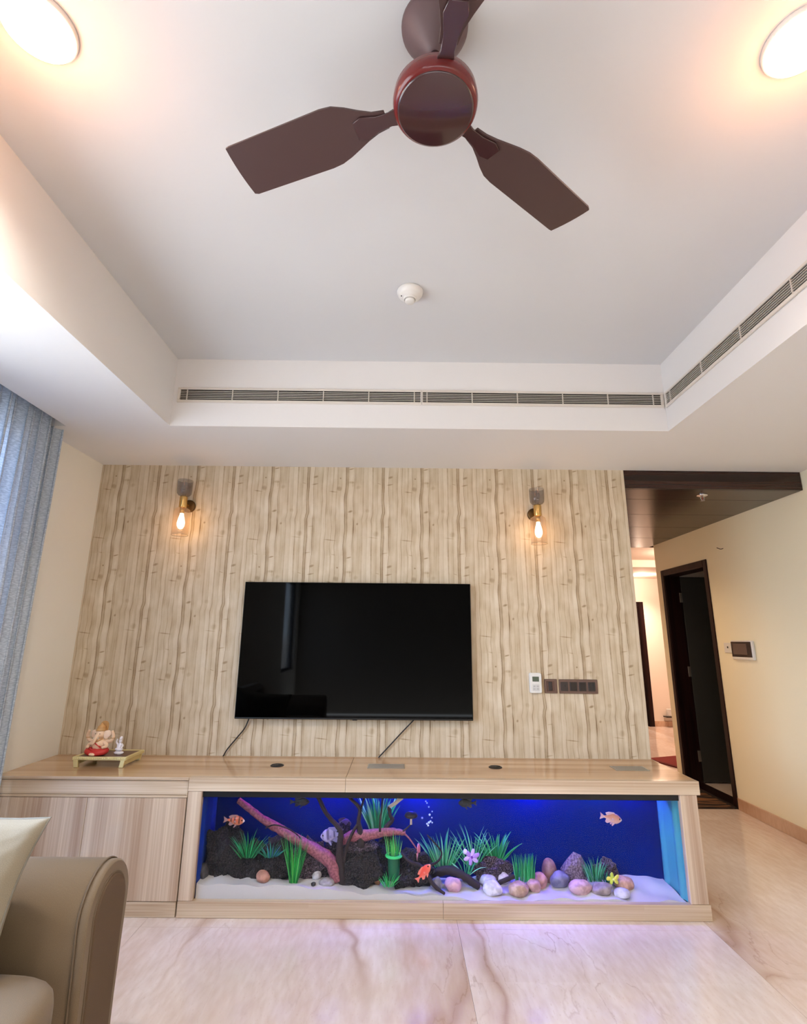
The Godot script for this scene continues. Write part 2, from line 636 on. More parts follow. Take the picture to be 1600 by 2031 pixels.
func make_materials() -> void:
	M.ceiling = mat(Color(0.875, 0.865, 0.855), 0.85)
	M.tray = mat(Color(0.825, 0.825, 0.825), 0.85)
	M.cream_pale = mat(Color(0.93, 0.915, 0.88), 0.8)
	M.cream = mat(Color(0.945, 0.91, 0.80), 0.8)
	M.cream_warm = mat(Color(0.93, 0.88, 0.83), 0.8)
	M.rear = mat(Color(0.62, 0.585, 0.54), 0.8)
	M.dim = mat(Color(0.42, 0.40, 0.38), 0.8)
	M.paper = tri_mat(tex.paper, Vector3(1 / 0.524, 1 / 0.63, 1 / 0.524), 0.75, true, Vector3(-1.19 / 0.524, -2.52 / 0.63, 0))
	M.marble = []
	for k in 5:
		M.marble.append(tri_mat(tex.marble, Vector3(1 / 2.6, 1 / 2.6, 1 / 3.2), 0.13, true, Vector3(0.37 * k, 0, 0.29 * k + 0.11)))
	M.skirting = tri_mat(tex.marble, Vector3(0.4, 0.4, 0.4), 0.3, true, Vector3(0.2, 0.3, 0.1), Color(0.92, 0.84, 0.76))
	M.grout = mat(Color(0.60, 0.50, 0.43), 0.8)
	M.lam_v = tri_mat(tex.lam_v, Vector3(1.9, 0.5, 1.9), 0.16)
	M.lam_h = tri_mat(tex.lam_h, Vector3(0.6, 2.4, 2.4), 0.22)
	M.deck = tri_mat(tex.lam_h, Vector3(0.5, 1.9, 1.9), 0.09, true, Vector3(0.3, 0.1, 0.2), Color(0.97, 0.90, 0.82))
	M.carcass = mat(Color(0.25, 0.22, 0.2), 0.8)
	M.gap = mat(Color(0.16, 0.11, 0.09), 0.8)
	M.wenge = tri_mat(tex.wenge, Vector3(0.7, 2.4, 2.4), 0.24)
	M.wenge_v = tri_mat(tex.wenge_v, Vector3(3.0, 0.6, 3.0), 0.3)
	M.wenge_v.metallic_specular = 0.3
	M.leaf_door = mat(Color(0.215, 0.215, 0.205), 0.45)
	M.steel = mat(Color(0.72, 0.71, 0.69), 0.3, 0.9)
	M.chrome = mat(Color(0.86, 0.85, 0.85), 0.12, 1.0)
	M.alu = mat(Color(0.30, 0.30, 0.31), 0.4, 0.6)
	M.brass = mat(Color(0.85, 0.70, 0.44), 0.25, 1.0)
	M.brass_dark = mat(Color(0.42, 0.32, 0.20), 0.35, 0.9)
	M.pane = glass_mat(Color(0.9, 0.95, 0.95), 0.03)
	M.tank_glass = glass_mat(Color(0.85, 0.92, 0.95), 0.004)
	M.tank_glass.metallic_specular = 0.14
	M.smoke_glass = glass_mat(Color(0.27, 0.21, 0.22), 0.42)
	M.clear_glass = glass_mat(Color(0.50, 0.41, 0.33), 0.32)
	M.black = mat(Color(0.02, 0.02, 0.022), 0.45)
	M.screen = mat(Color(0.004, 0.004, 0.006), 0.03, 0.0, 0.22)
	M.white_plastic = mat(Color(0.87, 0.86, 0.84), 0.35)
	M.vent_frame = mat(Color(0.83, 0.80, 0.76), 0.5)
	M.vent_slat = mat(Color(0.80, 0.77, 0.73), 0.45)
	M.vent_dark = mat(Color(0.05, 0.045, 0.045), 0.8)
	M.fan = mat(Color(0.235, 0.125, 0.135), 0.22)
	M.fan.clearcoat_enabled = true
	M.fan.clearcoat = 0.6
	M.fan.clearcoat_roughness = 0.1
	M.fan_matt = mat(Color(0.37, 0.285, 0.29), 0.5)
	M.fan_rim = mat(Color(0.40, 0.115, 0.115), 0.18)
	M.fan_blade = mat(Color(0.29, 0.205, 0.195), 0.4)
	M.switch_plate = mat(Color(0.42, 0.325, 0.285), 0.4, 0.3)
	M.switch_dark = mat(Color(0.19, 0.145, 0.135), 0.4)
	M.lcd = mat(Color(0.32, 0.36, 0.30), 0.25)
	M.sand = tri_mat(tex.sand, Vector3(6, 6, 6), 0.9)
	M.lava = tri_mat(tex.lava, Vector3(7, 7, 7), 0.9, false)
	M.lava.heightmap_enabled = true
	M.lava.heightmap_texture = tex.rock_bump
	M.lava.heightmap_scale = 0.6
	M.lava_lilac = tri_mat(speckle_picture(Color(0.16, 0.12, 0.15), Color(0.46, 0.38, 0.44), 0.06, 76, 1.4), Vector3(7, 7, 7), 0.85, false)
	M.lava_lilac.heightmap_enabled = true
	M.lava_lilac.heightmap_texture = tex.rock_bump
	M.lava_lilac.heightmap_scale = 0.5
	M.lava_light = tri_mat(speckle_picture(Color(0.34, 0.27, 0.34), Color(0.56, 0.48, 0.56), 0.04, 78, 1.2), Vector3(7, 7, 7), 0.8, false)
	M.back_panel = mat(Color(0.0, 0.115, 0.44), 0.9, 0.0, 0.05)
	M.side_panel = mat(Color(0.30, 0.62, 0.66), 0.5)
	M.side_panel_left = mat(Color(0.06, 0.22, 0.62), 0.4)
	M.drift = tri_mat(speckle_picture(Color(0.49, 0.26, 0.30), Color(0.64, 0.37, 0.41), 0.03, 83, 1.2), Vector3(8, 8, 8), 0.65, false)
	M.drift_dark = mat(Color(0.15, 0.09, 0.095), 0.8)
	M.drift_pale = mat(Color(0.80, 0.72, 0.62), 0.7)
	M.sofa = tri_mat(tex.sofa, Vector3(6, 6, 6), 0.75, true)
	M.sofa.rim_enabled = true
	M.sofa.rim = 0.3
	M.sofa_panel = tri_mat(tex.sofa, Vector3(6, 6, 6), 0.8, true, Vector3.ZERO, Color(0.82, 0.78, 0.76))
	M.piping = mat(Color(0.42, 0.355, 0.28), 0.7)
	M.pillow = tri_mat(tex.sofa, Vector3(6, 6, 6), 0.85, true, Vector3.ZERO, Color(1.25, 1.36, 1.5))
	M.gold = mat(Color(0.90, 0.85, 0.63), 0.38, 0.45)
	M.cable = mat(Color(0.03, 0.028, 0.03), 0.5)
	M.led = glow(Color(0.6, 0.75, 1.0), 3.0)


# ---------------------------------------------------------------- the room

func V(x: float, y: float, z: float) -> Vector3:
	return Vector3(x, y, z)


func struct(called: String, label: String, category: String) -> Node3D:
	return thing(called, label, category, Vector3.ZERO, 0.0, "", "structure")


func build_shell() -> void:
	# floor: big polished slabs with hairline joints over a bed
	var fl := struct("floor", "polished beige stone floor of large slabs with long brown veins", "floor")
	slab(fl, "floor_bed", V(-0.3, -0.2, -5.8), V(8.3, -0.0125, 6.6), M.grout)
	var xs := [-0.3, 0.88, 2.40, 3.62, 4.84, 6.06, 7.28, 8.3]
	var zs := [-5.8, -4.2, -2.6, -1.0, 0.6, 2.2, 3.8, 5.4, 6.6]
	for i in xs.size() - 1:
		for j in zs.size() - 1:
			var a := V(xs[i] + 0.0006, -0.0125, zs[j] + 0.0006)
			var b := V(xs[i + 1] - 0.0006, 0.0, zs[j + 1] - 0.0006)
			slab(fl, "slab", a, b, M.marble[(i * 2 + (j / 3) * 3) % 5])
	# ceiling: a raised tray inside dropped soffits
	var ce := struct("ceiling", "white painted ceiling with a raised rectangular tray", "ceiling")
	slab(ce, "tray_ceiling", V(0.5, TOP, 0.4), V(3.9, TOP + 0.1, 4.7), M.tray)
	var soff := [
		[V(0.17, SOFFIT, 0.0), V(0.7739, 3.044, REAR)], [V(0.0, SOFFIT, 0.0), V(0.17, 3.044, 0.685)],
		[V(0.7739, SOFFIT, 0.0), V(3.6375, 3.044, 0.7072)], [V(3.6375, SOFFIT, 0.0), V(RIGHT, 3.044, REAR)],
		[V(0.7739, SOFFIT, 4.4), V(3.6375, 3.044, REAR)], [V(0.0, 2.95, 0.685), V(0.17, 3.044, REAR)],
	]
	for s: Array in soff:
		slab(ce, "soffit", s[0], s[1], M.ceiling)
	# walls
	var wb := struct("wall_back", "back wall covered with beige wood plank print wallpaper", "wall")
	slab(wb, "masonry", V(-0.15, -0.1, -0.15), V(WALL_W - 0.002, 3.044, -0.004), M.cream)
	slab(wb, "wallpaper", V(0.0, 0.3, -0.004), V(WALL_W, SOFFIT + 0.01, 0.0), M.paper)
	var wl := struct("wall_left", "cream painted left wall beside the curtain", "wall")
	slab(wl, "masonry", V(-0.16, -0.1, -0.15), V(0.0, 3.044, 0.9), M.cream_pale)
	slab(wl, "masonry", V(-0.16, 2.45, 0.9), V(0.0, 3.044, 3.6), M.cream_pale)
	slab(wl, "masonry", V(-0.16, -0.1, 3.6), V(0.0, 3.044, 6.25), M.cream_pale)
	slab(wl, "masonry", V(-0.16, -0.1, 6.25), V(0.0, 0.75, 7.35), M.cream_pale)
	slab(wl, "masonry", V(-0.16, 2.45, 6.25), V(0.0, 3.044, 7.35), M.cream_pale)
	slab(wl, "masonry", V(-0.16, -0.1, 7.35), V(0.0, 3.044, REAR + 0.15), M.cream_pale)
	var wr := struct("wall_right", "cream painted right wall with a dark doorway", "wall")
	slab(wr, "masonry", V(RIGHT, -0.1, -1.29), V(RIGHT + 0.15, 3.044, REAR + 0.15), M.cream)
	slab(wr, "masonry", V(RIGHT, 2.06, -2.09), V(RIGHT + 0.15, 3.044, -1.29), M.cream)
	slab(wr, "masonry", V(RIGHT, -0.1, -2.22), V(RIGHT + 0.15, 3.044, -2.09), M.cream)
	var wx := struct("wall_rear", "plain painted wall far behind the sofa", "wall")
	slab(wx, "masonry", V(-0.16, -0.1, REAR), V(RIGHT + 0.15, 3.044, REAR + 0.15), M.rear)
	var bb := struct("baseboard_right", "beige stone skirting along the right wall", "skirting")
	board(bb, "skirting_strip", V(RIGHT - 0.012, 0, -1.245), V(RIGHT + 0.001, 0.092, REAR), M.skirting)


func build_openings() -> void:
	window("window_1", "tall sliding window on the left wall behind the curtain", -0.08, 0.9, 3.6, 0.0, 2.45, 2)
	window("window_2", "narrow far window on the left wall", -0.08, 6.25, 7.35, 0.75, 2.45, 1)
	# doorway in the right wall: wide dark lining, leaf swung away from us into the next room
	var d := struct("door_1", "dark brown wooden door standing open in the right wall", "door")
	var x0 := RIGHT - 0.012
	board(d, "architrave", V(x0, 0, -2.108), V(RIGHT + 0.001, 2.09, -2.052), M.wenge_v, 0.004)
	board(d, "architrave", V(x0, 0, -1.31), V(RIGHT + 0.001, 2.09, -1.255), M.wenge_v, 0.004)
	board(d, "architrave", V(x0, 2.028, -2.052), V(RIGHT + 0.001, 2.09, -1.31), M.wenge_v, 0.004)
	board(d, "jamb", V(RIGHT, 0, -2.092), V(RIGHT + 0.16, 2.03, -2.05), M.wenge_v)
	board(d, "jamb", V(RIGHT, 0, -1.312), V(RIGHT + 0.16, 2.03, -1.27), M.wenge_v)
	board(d, "jamb", V(RIGHT, 2.026, -2.05), V(RIGHT + 0.16, 2.068, -1.312), M.wenge_v)
	board(d, "threshold", V(RIGHT + 0.0, -0.002, -2.05), V(RIGHT + 0.15, 0.012, -1.31), M.wenge_v)
	var leaf := board(d, "door_leaf", V(RIGHT + 0.165, 0.012, -2.09), V(RIGHT + 0.90, 2.02, -2.052), M.leaf_door, 0.003)
	leaf.set_meta("label", "slate dark door leaf")
	for y: float in [0.25, 1.05, 1.80]:
		board(d, "hinge", V(RIGHT + 0.135, y - 0.05, -2.053), V(RIGHT + 0.163, y + 0.05, -2.045), M.steel, 0.001)


func window(called: String, label: String, x: float, z0: float, z1: float, y0: float, y1: float, n: int) -> void:
	var w := struct(called, label, "window")
	var t := 0.05
	board(w, "window_frame", V(x - 0.03, y0, z0), V(x + 0.03, y1, z0 + t), M.alu)
	board(w, "window_frame", V(x - 0.03, y0, z1 - t), V(x + 0.03, y1, z1), M.alu)
	board(w, "window_frame", V(x - 0.03, y1 - t, z0 + t), V(x + 0.03, y1, z1 - t), M.alu)
	board(w, "window_frame", V(x - 0.03, y0 - 0.01, z0 + t), V(x + 0.03, y0 + t, z1 - t), M.alu)
	for i in n:
		var a := lerpf(z0 + t, z1 - t, float(i) / n)
		var b := lerpf(z0 + t, z1 - t, float(i + 1) / n)
		part(w, "pane", pane_x(b - a - 0.04, y1 - y0 - 2 * t), M.pane, V(x, (y0 + y1) / 2, (a + b) / 2))
		if i > 0:
			board(w, "window_frame", V(x - 0.02, y0 + t, a - 0.03), V(x + 0.02, y1 - t, a + 0.03), M.alu)


func pane_x(lz: float, ly: float) -> ArrayMesh:   # a thin sheet facing x
	return rbox(V(0.004, ly, lz), 0.0005)


func build_hall() -> void:
	var h := struct("wall_hall", "far cream wall of the passage, lit by a warm lamp", "wall")
	slab(h, "masonry", V(3.4, -0.1, -5.7), V(8.25, 2.7, -5.543), M.cream_warm)
	slab(h, "masonry", V(3.4, -0.1, -5.543), V(3.55, 3.044, -0.15), M.cream_warm)
	slab(h, "masonry", V(8.1, -0.1, -5.543), V(8.25, 2.7, 1.65), M.cream_warm)
	slab(h, "masonry", V(RIGHT + 0.15, -0.1, -2.22), V(8.1, 2.7, -2.1), M.cream_warm)
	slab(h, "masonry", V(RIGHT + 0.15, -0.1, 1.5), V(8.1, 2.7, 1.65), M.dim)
	var hc := struct("ceiling_hall", "cream ceiling of the passage with a lowered far strip", "ceiling")
	slab(hc, "passage_ceiling", V(3.4, 2.52, -5.7), V(8.25, 2.66, -2.3), M.cream_warm)
	slab(hc, "bulkhead", V(3.55, 2.415, -5.543), V(8.1, 2.53, -4.13), M.cream_warm)
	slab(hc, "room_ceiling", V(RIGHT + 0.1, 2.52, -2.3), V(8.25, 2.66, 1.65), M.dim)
	slab(hc, "passage_ceiling", V(3.4, 2.56, -2.35), V(RIGHT + 0.12, 3.044, 0.0), M.cream_warm)
	# dark wooden false ceiling of the passage
	var t := struct("trim_1", "dark brown wooden plank ceiling over the passage", "wooden ceiling")
	board(t, "fascia", V(WALL_W, 2.388, -0.022), V(RIGHT - 0.001, SOFFIT + 0.01, -0.002), M.wenge, 0.002)
	var zs := [-0.023, -0.285, -0.762, -1.255, -1.78, -2.33]
	for i in 5:
		board(t, "plank", V(3.552, 2.388, zs[i + 1] + 0.0015), V(RIGHT - 0.001, 2.42, zs[i] - 0.0015), M.wenge, 0.002)
	board(t, "edge_strip", V(3.552, 2.388, -2.35), V(RIGHT + 0.149, 2.56, -2.331), M.wenge)
	var bb := struct("baseboard_hall", "beige stone skirting on the far passage wall", "skirting")
	board(bb, "skirting_strip", V(6.28, 0, -5.545), V(8.1, 0.085, -5.53), M.skirting)
	var d := struct("door_2", "dark door frame at the end of the passage", "door")
	board(d, "architrave", V(6.19, 0, -5.545), V(6.28, 2.01, -5.52), M.wenge_v)
	board(d, "architrave", V(5.36, 1.93, -5.545), V(6.19, 2.01, -5.52), M.wenge_v)
	board(d, "architrave", V(5.28, 0, -5.545), V(5.36, 2.01, -5.52), M.wenge_v)
	board(d, "door_leaf", V(5.36, 0.005, -5.545), V(6.19, 1.93, -5.532), M.wenge_v)
	var pl := thing("passage_lamp", "round recessed lamp in the dark plank ceiling behind the papered wall", "ceiling lamp", V(3.95, 2.388, -1.35))
	part(pl, "lamp_ring", lathe(crisp([Vector2(0.058, 0.0), Vector2(0.06, -0.008), Vector2(0.075, -0.004), Vector2(0.076, 0.0)]), 28), M.white_plastic)
	part(pl, "lamp_lens", lathe([Vector2(0.0, -0.012), Vector2(0.05, -0.010), Vector2(0.059, -0.002)], 28), glow(Color(1.0, 0.86, 0.68), 6.0))
	add_beam(pl, Color(1.0, 0.87, 0.70), 1.5, V(0, -0.03, 0), 0.05, 70.0)
	# recessed lamp in the lowered strip
	var l := thing("hall_lamp", "round recessed lamp glowing in the far passage ceiling", "ceiling lamp", V(6.07, 2.415, -5.03))
	part(l, "lamp_ring", lathe(crisp([Vector2(0.058, 0.0), Vector2(0.06, -0.008), Vector2(0.075, -0.004), Vector2(0.076, 0.0)]), 28), M.white_plastic)
	part(l, "lamp_lens", lathe([Vector2(0.0, -0.012), Vector2(0.05, -0.010), Vector2(0.059, -0.002)], 28), glow(Color(1.0, 0.86, 0.68), 6.0))
	add_omni(l, Color(1.0, 0.86, 0.76), 0.35, V(0, -0.12, 0), 0.05)
	add_beam(l, Color(1.0, 0.87, 0.77), 4.5, V(0, -0.03, 0), 0.05, 62.0)
	var l2 := thing("hall_lamp", "round recessed lamp in the passage ceiling just beyond the dark planks", "ceiling lamp", V(5.9, 2.52, -3.3))
	part(l2, "lamp_ring", lathe(crisp([Vector2(0.058, 0.0), Vector2(0.06, -0.008), Vector2(0.075, -0.004), Vector2(0.076, 0.0)]), 28), M.white_plastic)
	part(l2, "lamp_lens", lathe([Vector2(0.0, -0.012), Vector2(0.05, -0.010), Vector2(0.059, -0.002)], 28), glow(Color(1.0, 0.86, 0.68), 6.0))
	add_omni(l2, Color(1.0, 0.86, 0.76), 1.0, V(0, -0.12, 0), 0.05)


func add_omni(parent: Node3D, c: Color, energy: float, at: Vector3, size: float) -> void:
	var o := OmniLight3D.new()
	o.name = "lamp_light"
	o.light_color = c
	o.light_energy = energy
	o.light_size = size
	o.omni_range = 14.0
	o.omni_attenuation = 2.0
	o.shadow_enabled = true
	parent.add_child(o, true)
	o.position = at


func add_beam(parent: Node3D, c: Color, energy: float, at: Vector3, size: float, angle: float) -> void:
	var sp := SpotLight3D.new()
	sp.name = "lamp_beam"
	sp.light_color = c
	sp.light_energy = energy
	sp.light_size = size
	sp.spot_angle = angle
	sp.spot_angle_attenuation = 1.0
	sp.spot_range = 14.0
	sp.spot_attenuation = 2.0
	sp.shadow_enabled = true
	parent.add_child(sp, true)
	sp.position = at
	sp.rotation.x = -PI / 2


# ---------------------------------------------------------------- worktop, cabinet, aquarium surround

func build_worktop() -> void:
	var wt := thing("worktop", "glossy beige wood worktop running along the papered wall", "worktop", Vector3.ZERO)
	board(wt, "top_board", V(0.002, 0.622, 0.001), V(1.829, DECK, FRONT - 0.002), M.deck, 0.0015)
	board(wt, "top_board", V(1.8305, 0.622, 0.001), V(3.674, DECK, FRONT - 0.002), M.deck, 0.0015)
	board(wt, "front_edge", V(0.002, 0.619, FRONT - 0.002), V(1.014, DECK, FRONT + 0.003), M.lam_h, 0.001)
	board(wt, "front_rail", V(1.0155, 0.569, FRONT - 0.03), V(1.829, DECK, FRONT + 0.003), M.lam_h, 0.0015)
	board(wt, "front_rail", V(1.8302, 0.569, FRONT - 0.03), V(3.678, DECK, FRONT + 0.003), M.lam_h, 0.0015)
	board(wt, "end_rail", V(3.66, 0.569, 0.002), V(3.678, DECK - 0.0005, FRONT - 0.031), M.lam_h, 0.0015)
	# left cabinet
	var c := thing("media_cabinet", "low beige wood cabinet at the left end with two flat glossy doors", "cabinet", Vector3.ZERO)
	board(c, "carcass", V(0.004, 0.004, 0.02), V(1.010, 0.617, FRONT - 0.022), M.carcass)
	board(c, "top_panel", V(0.004, 0.550, FRONT - 0.021), V(1.008, 0.616, FRONT - 0.001), M.lam_h, 0.0015)
	board(c, "shelf_edge", V(0.004, 0.537, FRONT - 0.022), V(1.0135, 0.549, FRONT + 0.002), M.lam_h, 0.0015)
	board(c, "end_edge", V(1.0085, 0.549, FRONT - 0.022), V(1.0138, 0.617, FRONT + 0.002), M.lam_h, 0.001)
	board(c, "door", V(0.004, 0.069, FRONT - 0.021), V(0.4985, 0.535, FRONT - 0.002), M.lam_v, 0.0015)
	board(c, "door", V(0.5005, 0.069, FRONT - 0.021), V(1.009, 0.535, FRONT - 0.002), M.lam_v, 0.0015)
	board(c, "plinth", V(0.004, 0.001, FRONT - 0.021), V(1.009, 0.066, FRONT - 0.001), M.lam_h, 0.0015)
	# aquarium surround
	var s := thing("aquarium_surround", "beige wood frame enclosing the long aquarium", "aquarium cabinet", Vector3.ZERO)
	board(s, "stile", V(1.0165, 0.073, FRONT - 0.03), V(1.088, 0.568, FRONT), M.lam_v, 0.0015)
	board(s, "stile", V(3.571, 0.073, FRONT - 0.03), V(3.66, 0.568, FRONT), M.lam_v, 0.0015)
	board(s, "bottom_rail", V(1.0165, 0.001, FRONT - 0.03), V(2.334, 0.072, FRONT + 0.002), M.lam_h, 0.0015)
	board(s, "bottom_rail", V(2.3352, 0.001, FRONT - 0.03), V(3.668, 0.072, FRONT + 0.002), M.lam_h, 0.0015)
	board(s, "side_panel", V(3.642, 0.001, 0.002), V(3.66, 0.568, FRONT - 0.031), M.lam_v, 0.0015)
	board(s, "end_panel", V(1.0115, 0.001, 0.02), V(1.03, 0.568, FRONT - 0.031), M.gap)
	# cable grommets and grilles set into the worktop
	for g: Array in [[1.410, 0.246, "round black cable grommet left of the middle grille on the worktop"], [2.661, 0.246, "round black cable grommet right of the middle grille on the worktop"]]:
		var o := thing("cable_grommet", g[2], "grommet", V(g[0], DECK, g[1]), 0.0, "worktop grommets")
		part(o, "rim", lathe(crisp([Vector2(0.028, 0.0005), Vector2(0.030, 0.0045), Vector2(0.036, 0.0045), Vector2(0.039, 0.0)], 0.0006), 36), M.black)
		part(o, "cap", lathe(crisp([Vector2(0.0285, -0.001), Vector2(0.0285, 0.003), Vector2(0.0, 0.0032)], 0.0006), 36), M.black)
		part(o, "notch", rbox(V(0.02, 0.002, 0.012), 0.0005), M.vent_dark, V(0.016, 0.003, 0.0))
	for g: Array in [[2.035, 0.245, 0.212, "flat silver ventilation grille in the middle of the worktop"], [3.430, 0.250, 0.190, "flat silver ventilation grille at the right end of the worktop"]]:
		var o := thing("worktop_grille", g[3], "grille", V(g[0], DECK, g[1]), 0.0, "worktop grilles")
		part(o, "backing", rbox(V(g[2] - 0.01, 0.001, 0.09), 0.0003), M.vent_dark, V(0, 0.0006, 0))
		for k: Array in [[0.0, 0.048, g[2], 0.006], [0.0, -0.048, g[2], 0.006], [g[2] / 2 - 0.003, 0.0, 0.006, 0.1], [-g[2] / 2 + 0.003, 0.0, 0.006, 0.1]]:
			part(o, "frame_bar", rbox(V(k[2], 0.003, k[3]), 0.0006), M.steel, V(k[0], 0.0015, k[1]))
		for i in 11:
			part(o, "slat", rbox(V(g[2] - 0.012, 0.002, 0.005), 0.0004), M.steel, V(0, 0.0015, -0.0405 + i * 0.0081))


# ---------------------------------------------------------------- aquarium

const TZ0 := 0.245      # inner back of the tank
const TZ1 := 0.486      # inner face of the front glass

func sand_top(x: float, z: float) -> float:
	var h := 0.138 - 0.036 * smoothstep(1.2, 2.05, x) - 0.026 * smoothstep(1.95, 2.5, x)
	h += 0.006 * sin(x * 9.0 + z * 12.0) + 0.004 * sin(x * 23.0 - z * 31.0) + 0.003 * sin(x * 47.0 + 1.3)
	return h + 0.012 * smoothstep(TZ1, TZ0, z) * smoothstep(2.2, 3.2, x)


func build_tank() -> void:
	var t := thing("aquarium", "long glass aquarium with blue background built into the wooden frame", "aquarium", Vector3.ZERO)
	board(t, "front_glass", V(1.031, 0.073, TZ1), V(3.641, 0.60, TZ1 + 0.008), M.tank_glass, 0.0005)
	board(t, "back_panel", V(1.08, 0.06, TZ0 - 0.012), V(3.6, 0.60, TZ0), M.back_panel)
	board(t, "base_panel", V(1.031, 0.03, TZ0 - 0.012), V(3.641, 0.06, TZ1), M.black)
	# side panels: fluted sheets
	for side: Array in [[1.08, 1.0, M.side_panel_left], [3.575, -1.0, M.side_panel]]:
		var poly := PackedVector2Array()
		var n := 40
		for i in n + 1:
			var u := float(i) / n
			var ridge := 0.006 * pow(maxf(0.0, sin(u * PI * 3.0 + 0.4)), 2.0) * 1.8
			poly.append(Vector2(TZ0 + u * (TZ1 - TZ0), side[1] * (0.003 + ridge)))
		poly.append(Vector2(TZ1, -0.01 * side[1]))
		poly.append(Vector2(TZ0, -0.01 * side[1]))
		# the outline lies in (z, x); the sheet runs along y
		var m := part(t, "side_sheet", prism(poly, 0.53, 0.0), side[2], V(side[0], 0.335, 0))
		m.basis = Basis(V(0, 0, 1), V(1, 0, 0), V(0, 1, 0))
	board(t, "hood_trim", V(1.031, 0.537, TZ1 + 0.008), V(3.641, 0.605, TZ1 + 0.014), M.black, 0.001)
	board(t, "hood_lid", V(1.031, 0.605, TZ0 - 0.012), V(3.641, 0.615, TZ1 + 0.014), M.black)
	board(t, "water_surface", V(1.094, 0.5465, TZ0 + 0.001), V(3.56, 0.5475, TZ1 - 0.001), glass_mat(Color(0.7, 0.85, 0.95), 0.02), 0.0003)
	# sand
	var st := begin(true)
	var nx := 160
	var nz := 10
	var xa := 1.092
	var xb := 3.563
	for i in nx:
		for j in nz:
			var c := []
			for k: Array in [[0, 0], [0, 1], [1, 1], [1, 0]]:
				var x := lerpf(xa, xb, float(i + k[0]) / nx)
				var z := lerpf(TZ0, TZ1 - 0.001, float(j + k[1]) / nz)
				c.append(V(x, sand_top(x, z), z))
			quad(st, c[0], c[1], c[2], c[3])
		var x0 := lerpf(xa, xb, float(i) / nx)
		var x1 := lerpf(xa, xb, float(i + 1) / nx)
		var zf := TZ1 - 0.001
		st.set_smooth_group(1)
		quad(st, V(x0, 0.061, zf), V(x1, 0.061, zf), V(x1, sand_top(x1, zf), zf), V(x0, sand_top(x0, zf), zf))
		st.set_smooth_group(0)
	single("sand_bed", finish(st), M.sand, "pale sand covering the bottom of the aquarium", "sand", Vector3.ZERO, Vector3.ZERO, "", "stuff")
	# the light bar over the water: blue and cyan-white modules in turn
	var bar := thing("aquarium_light", "slim light bar with blue and white modules under the aquarium hood", "aquarium lamp", V(0, 0.592, 0.285))
	part(bar, "housing", rbox(V(2.3, 0.012, 0.07), 0.002), M.steel, V(2.37, 0.006, 0))
	var blue := Color(0.18, 0.20, 1.0)
	var white := Color(0.62, 0.84, 1.0)
	var violet := Color(0.78, 0.34, 1.0)
	var led := [[1.30, 2, 0.030], [1.52, 2, 0.055], [1.74, 0, 0.15], [1.90, 2, 0.055], [2.06, 1, 0.060], [2.22, 0, 0.34], [2.44, 1, 0.080], [2.64, 2, 0.070], [2.84, 0, 0.32], [3.04, 2, 0.075], [3.22, 1, 0.085], [3.42, 0, 0.14]]
	part(bar, "reflector", rbox(V(2.3, 0.062, 0.003), 0.001), M.steel, V(2.37, -0.026, 0.046))
	for l: Array in led:
		var c: Color = [blue, white, violet][l[1]]
		part(bar, "led_strip", rbox(V(0.1, 0.004, 0.05), 0.001), glow(c, 2.0), V(l[0], -0.002, 0))
		var a := AreaLight3D.new()
		a.name = "led_light"
		a.light_color = c
		a.light_energy = l[2]
		a.area_size = Vector2(0.1, 0.05)
		a.area_range = 6.0
		a.area_attenuation = 2.0
		a.shadow_enabled = true
		bar.add_child(a, true)
		a.position = V(l[0], -0.0055, 0)
		a.rotation.x = -PI / 2


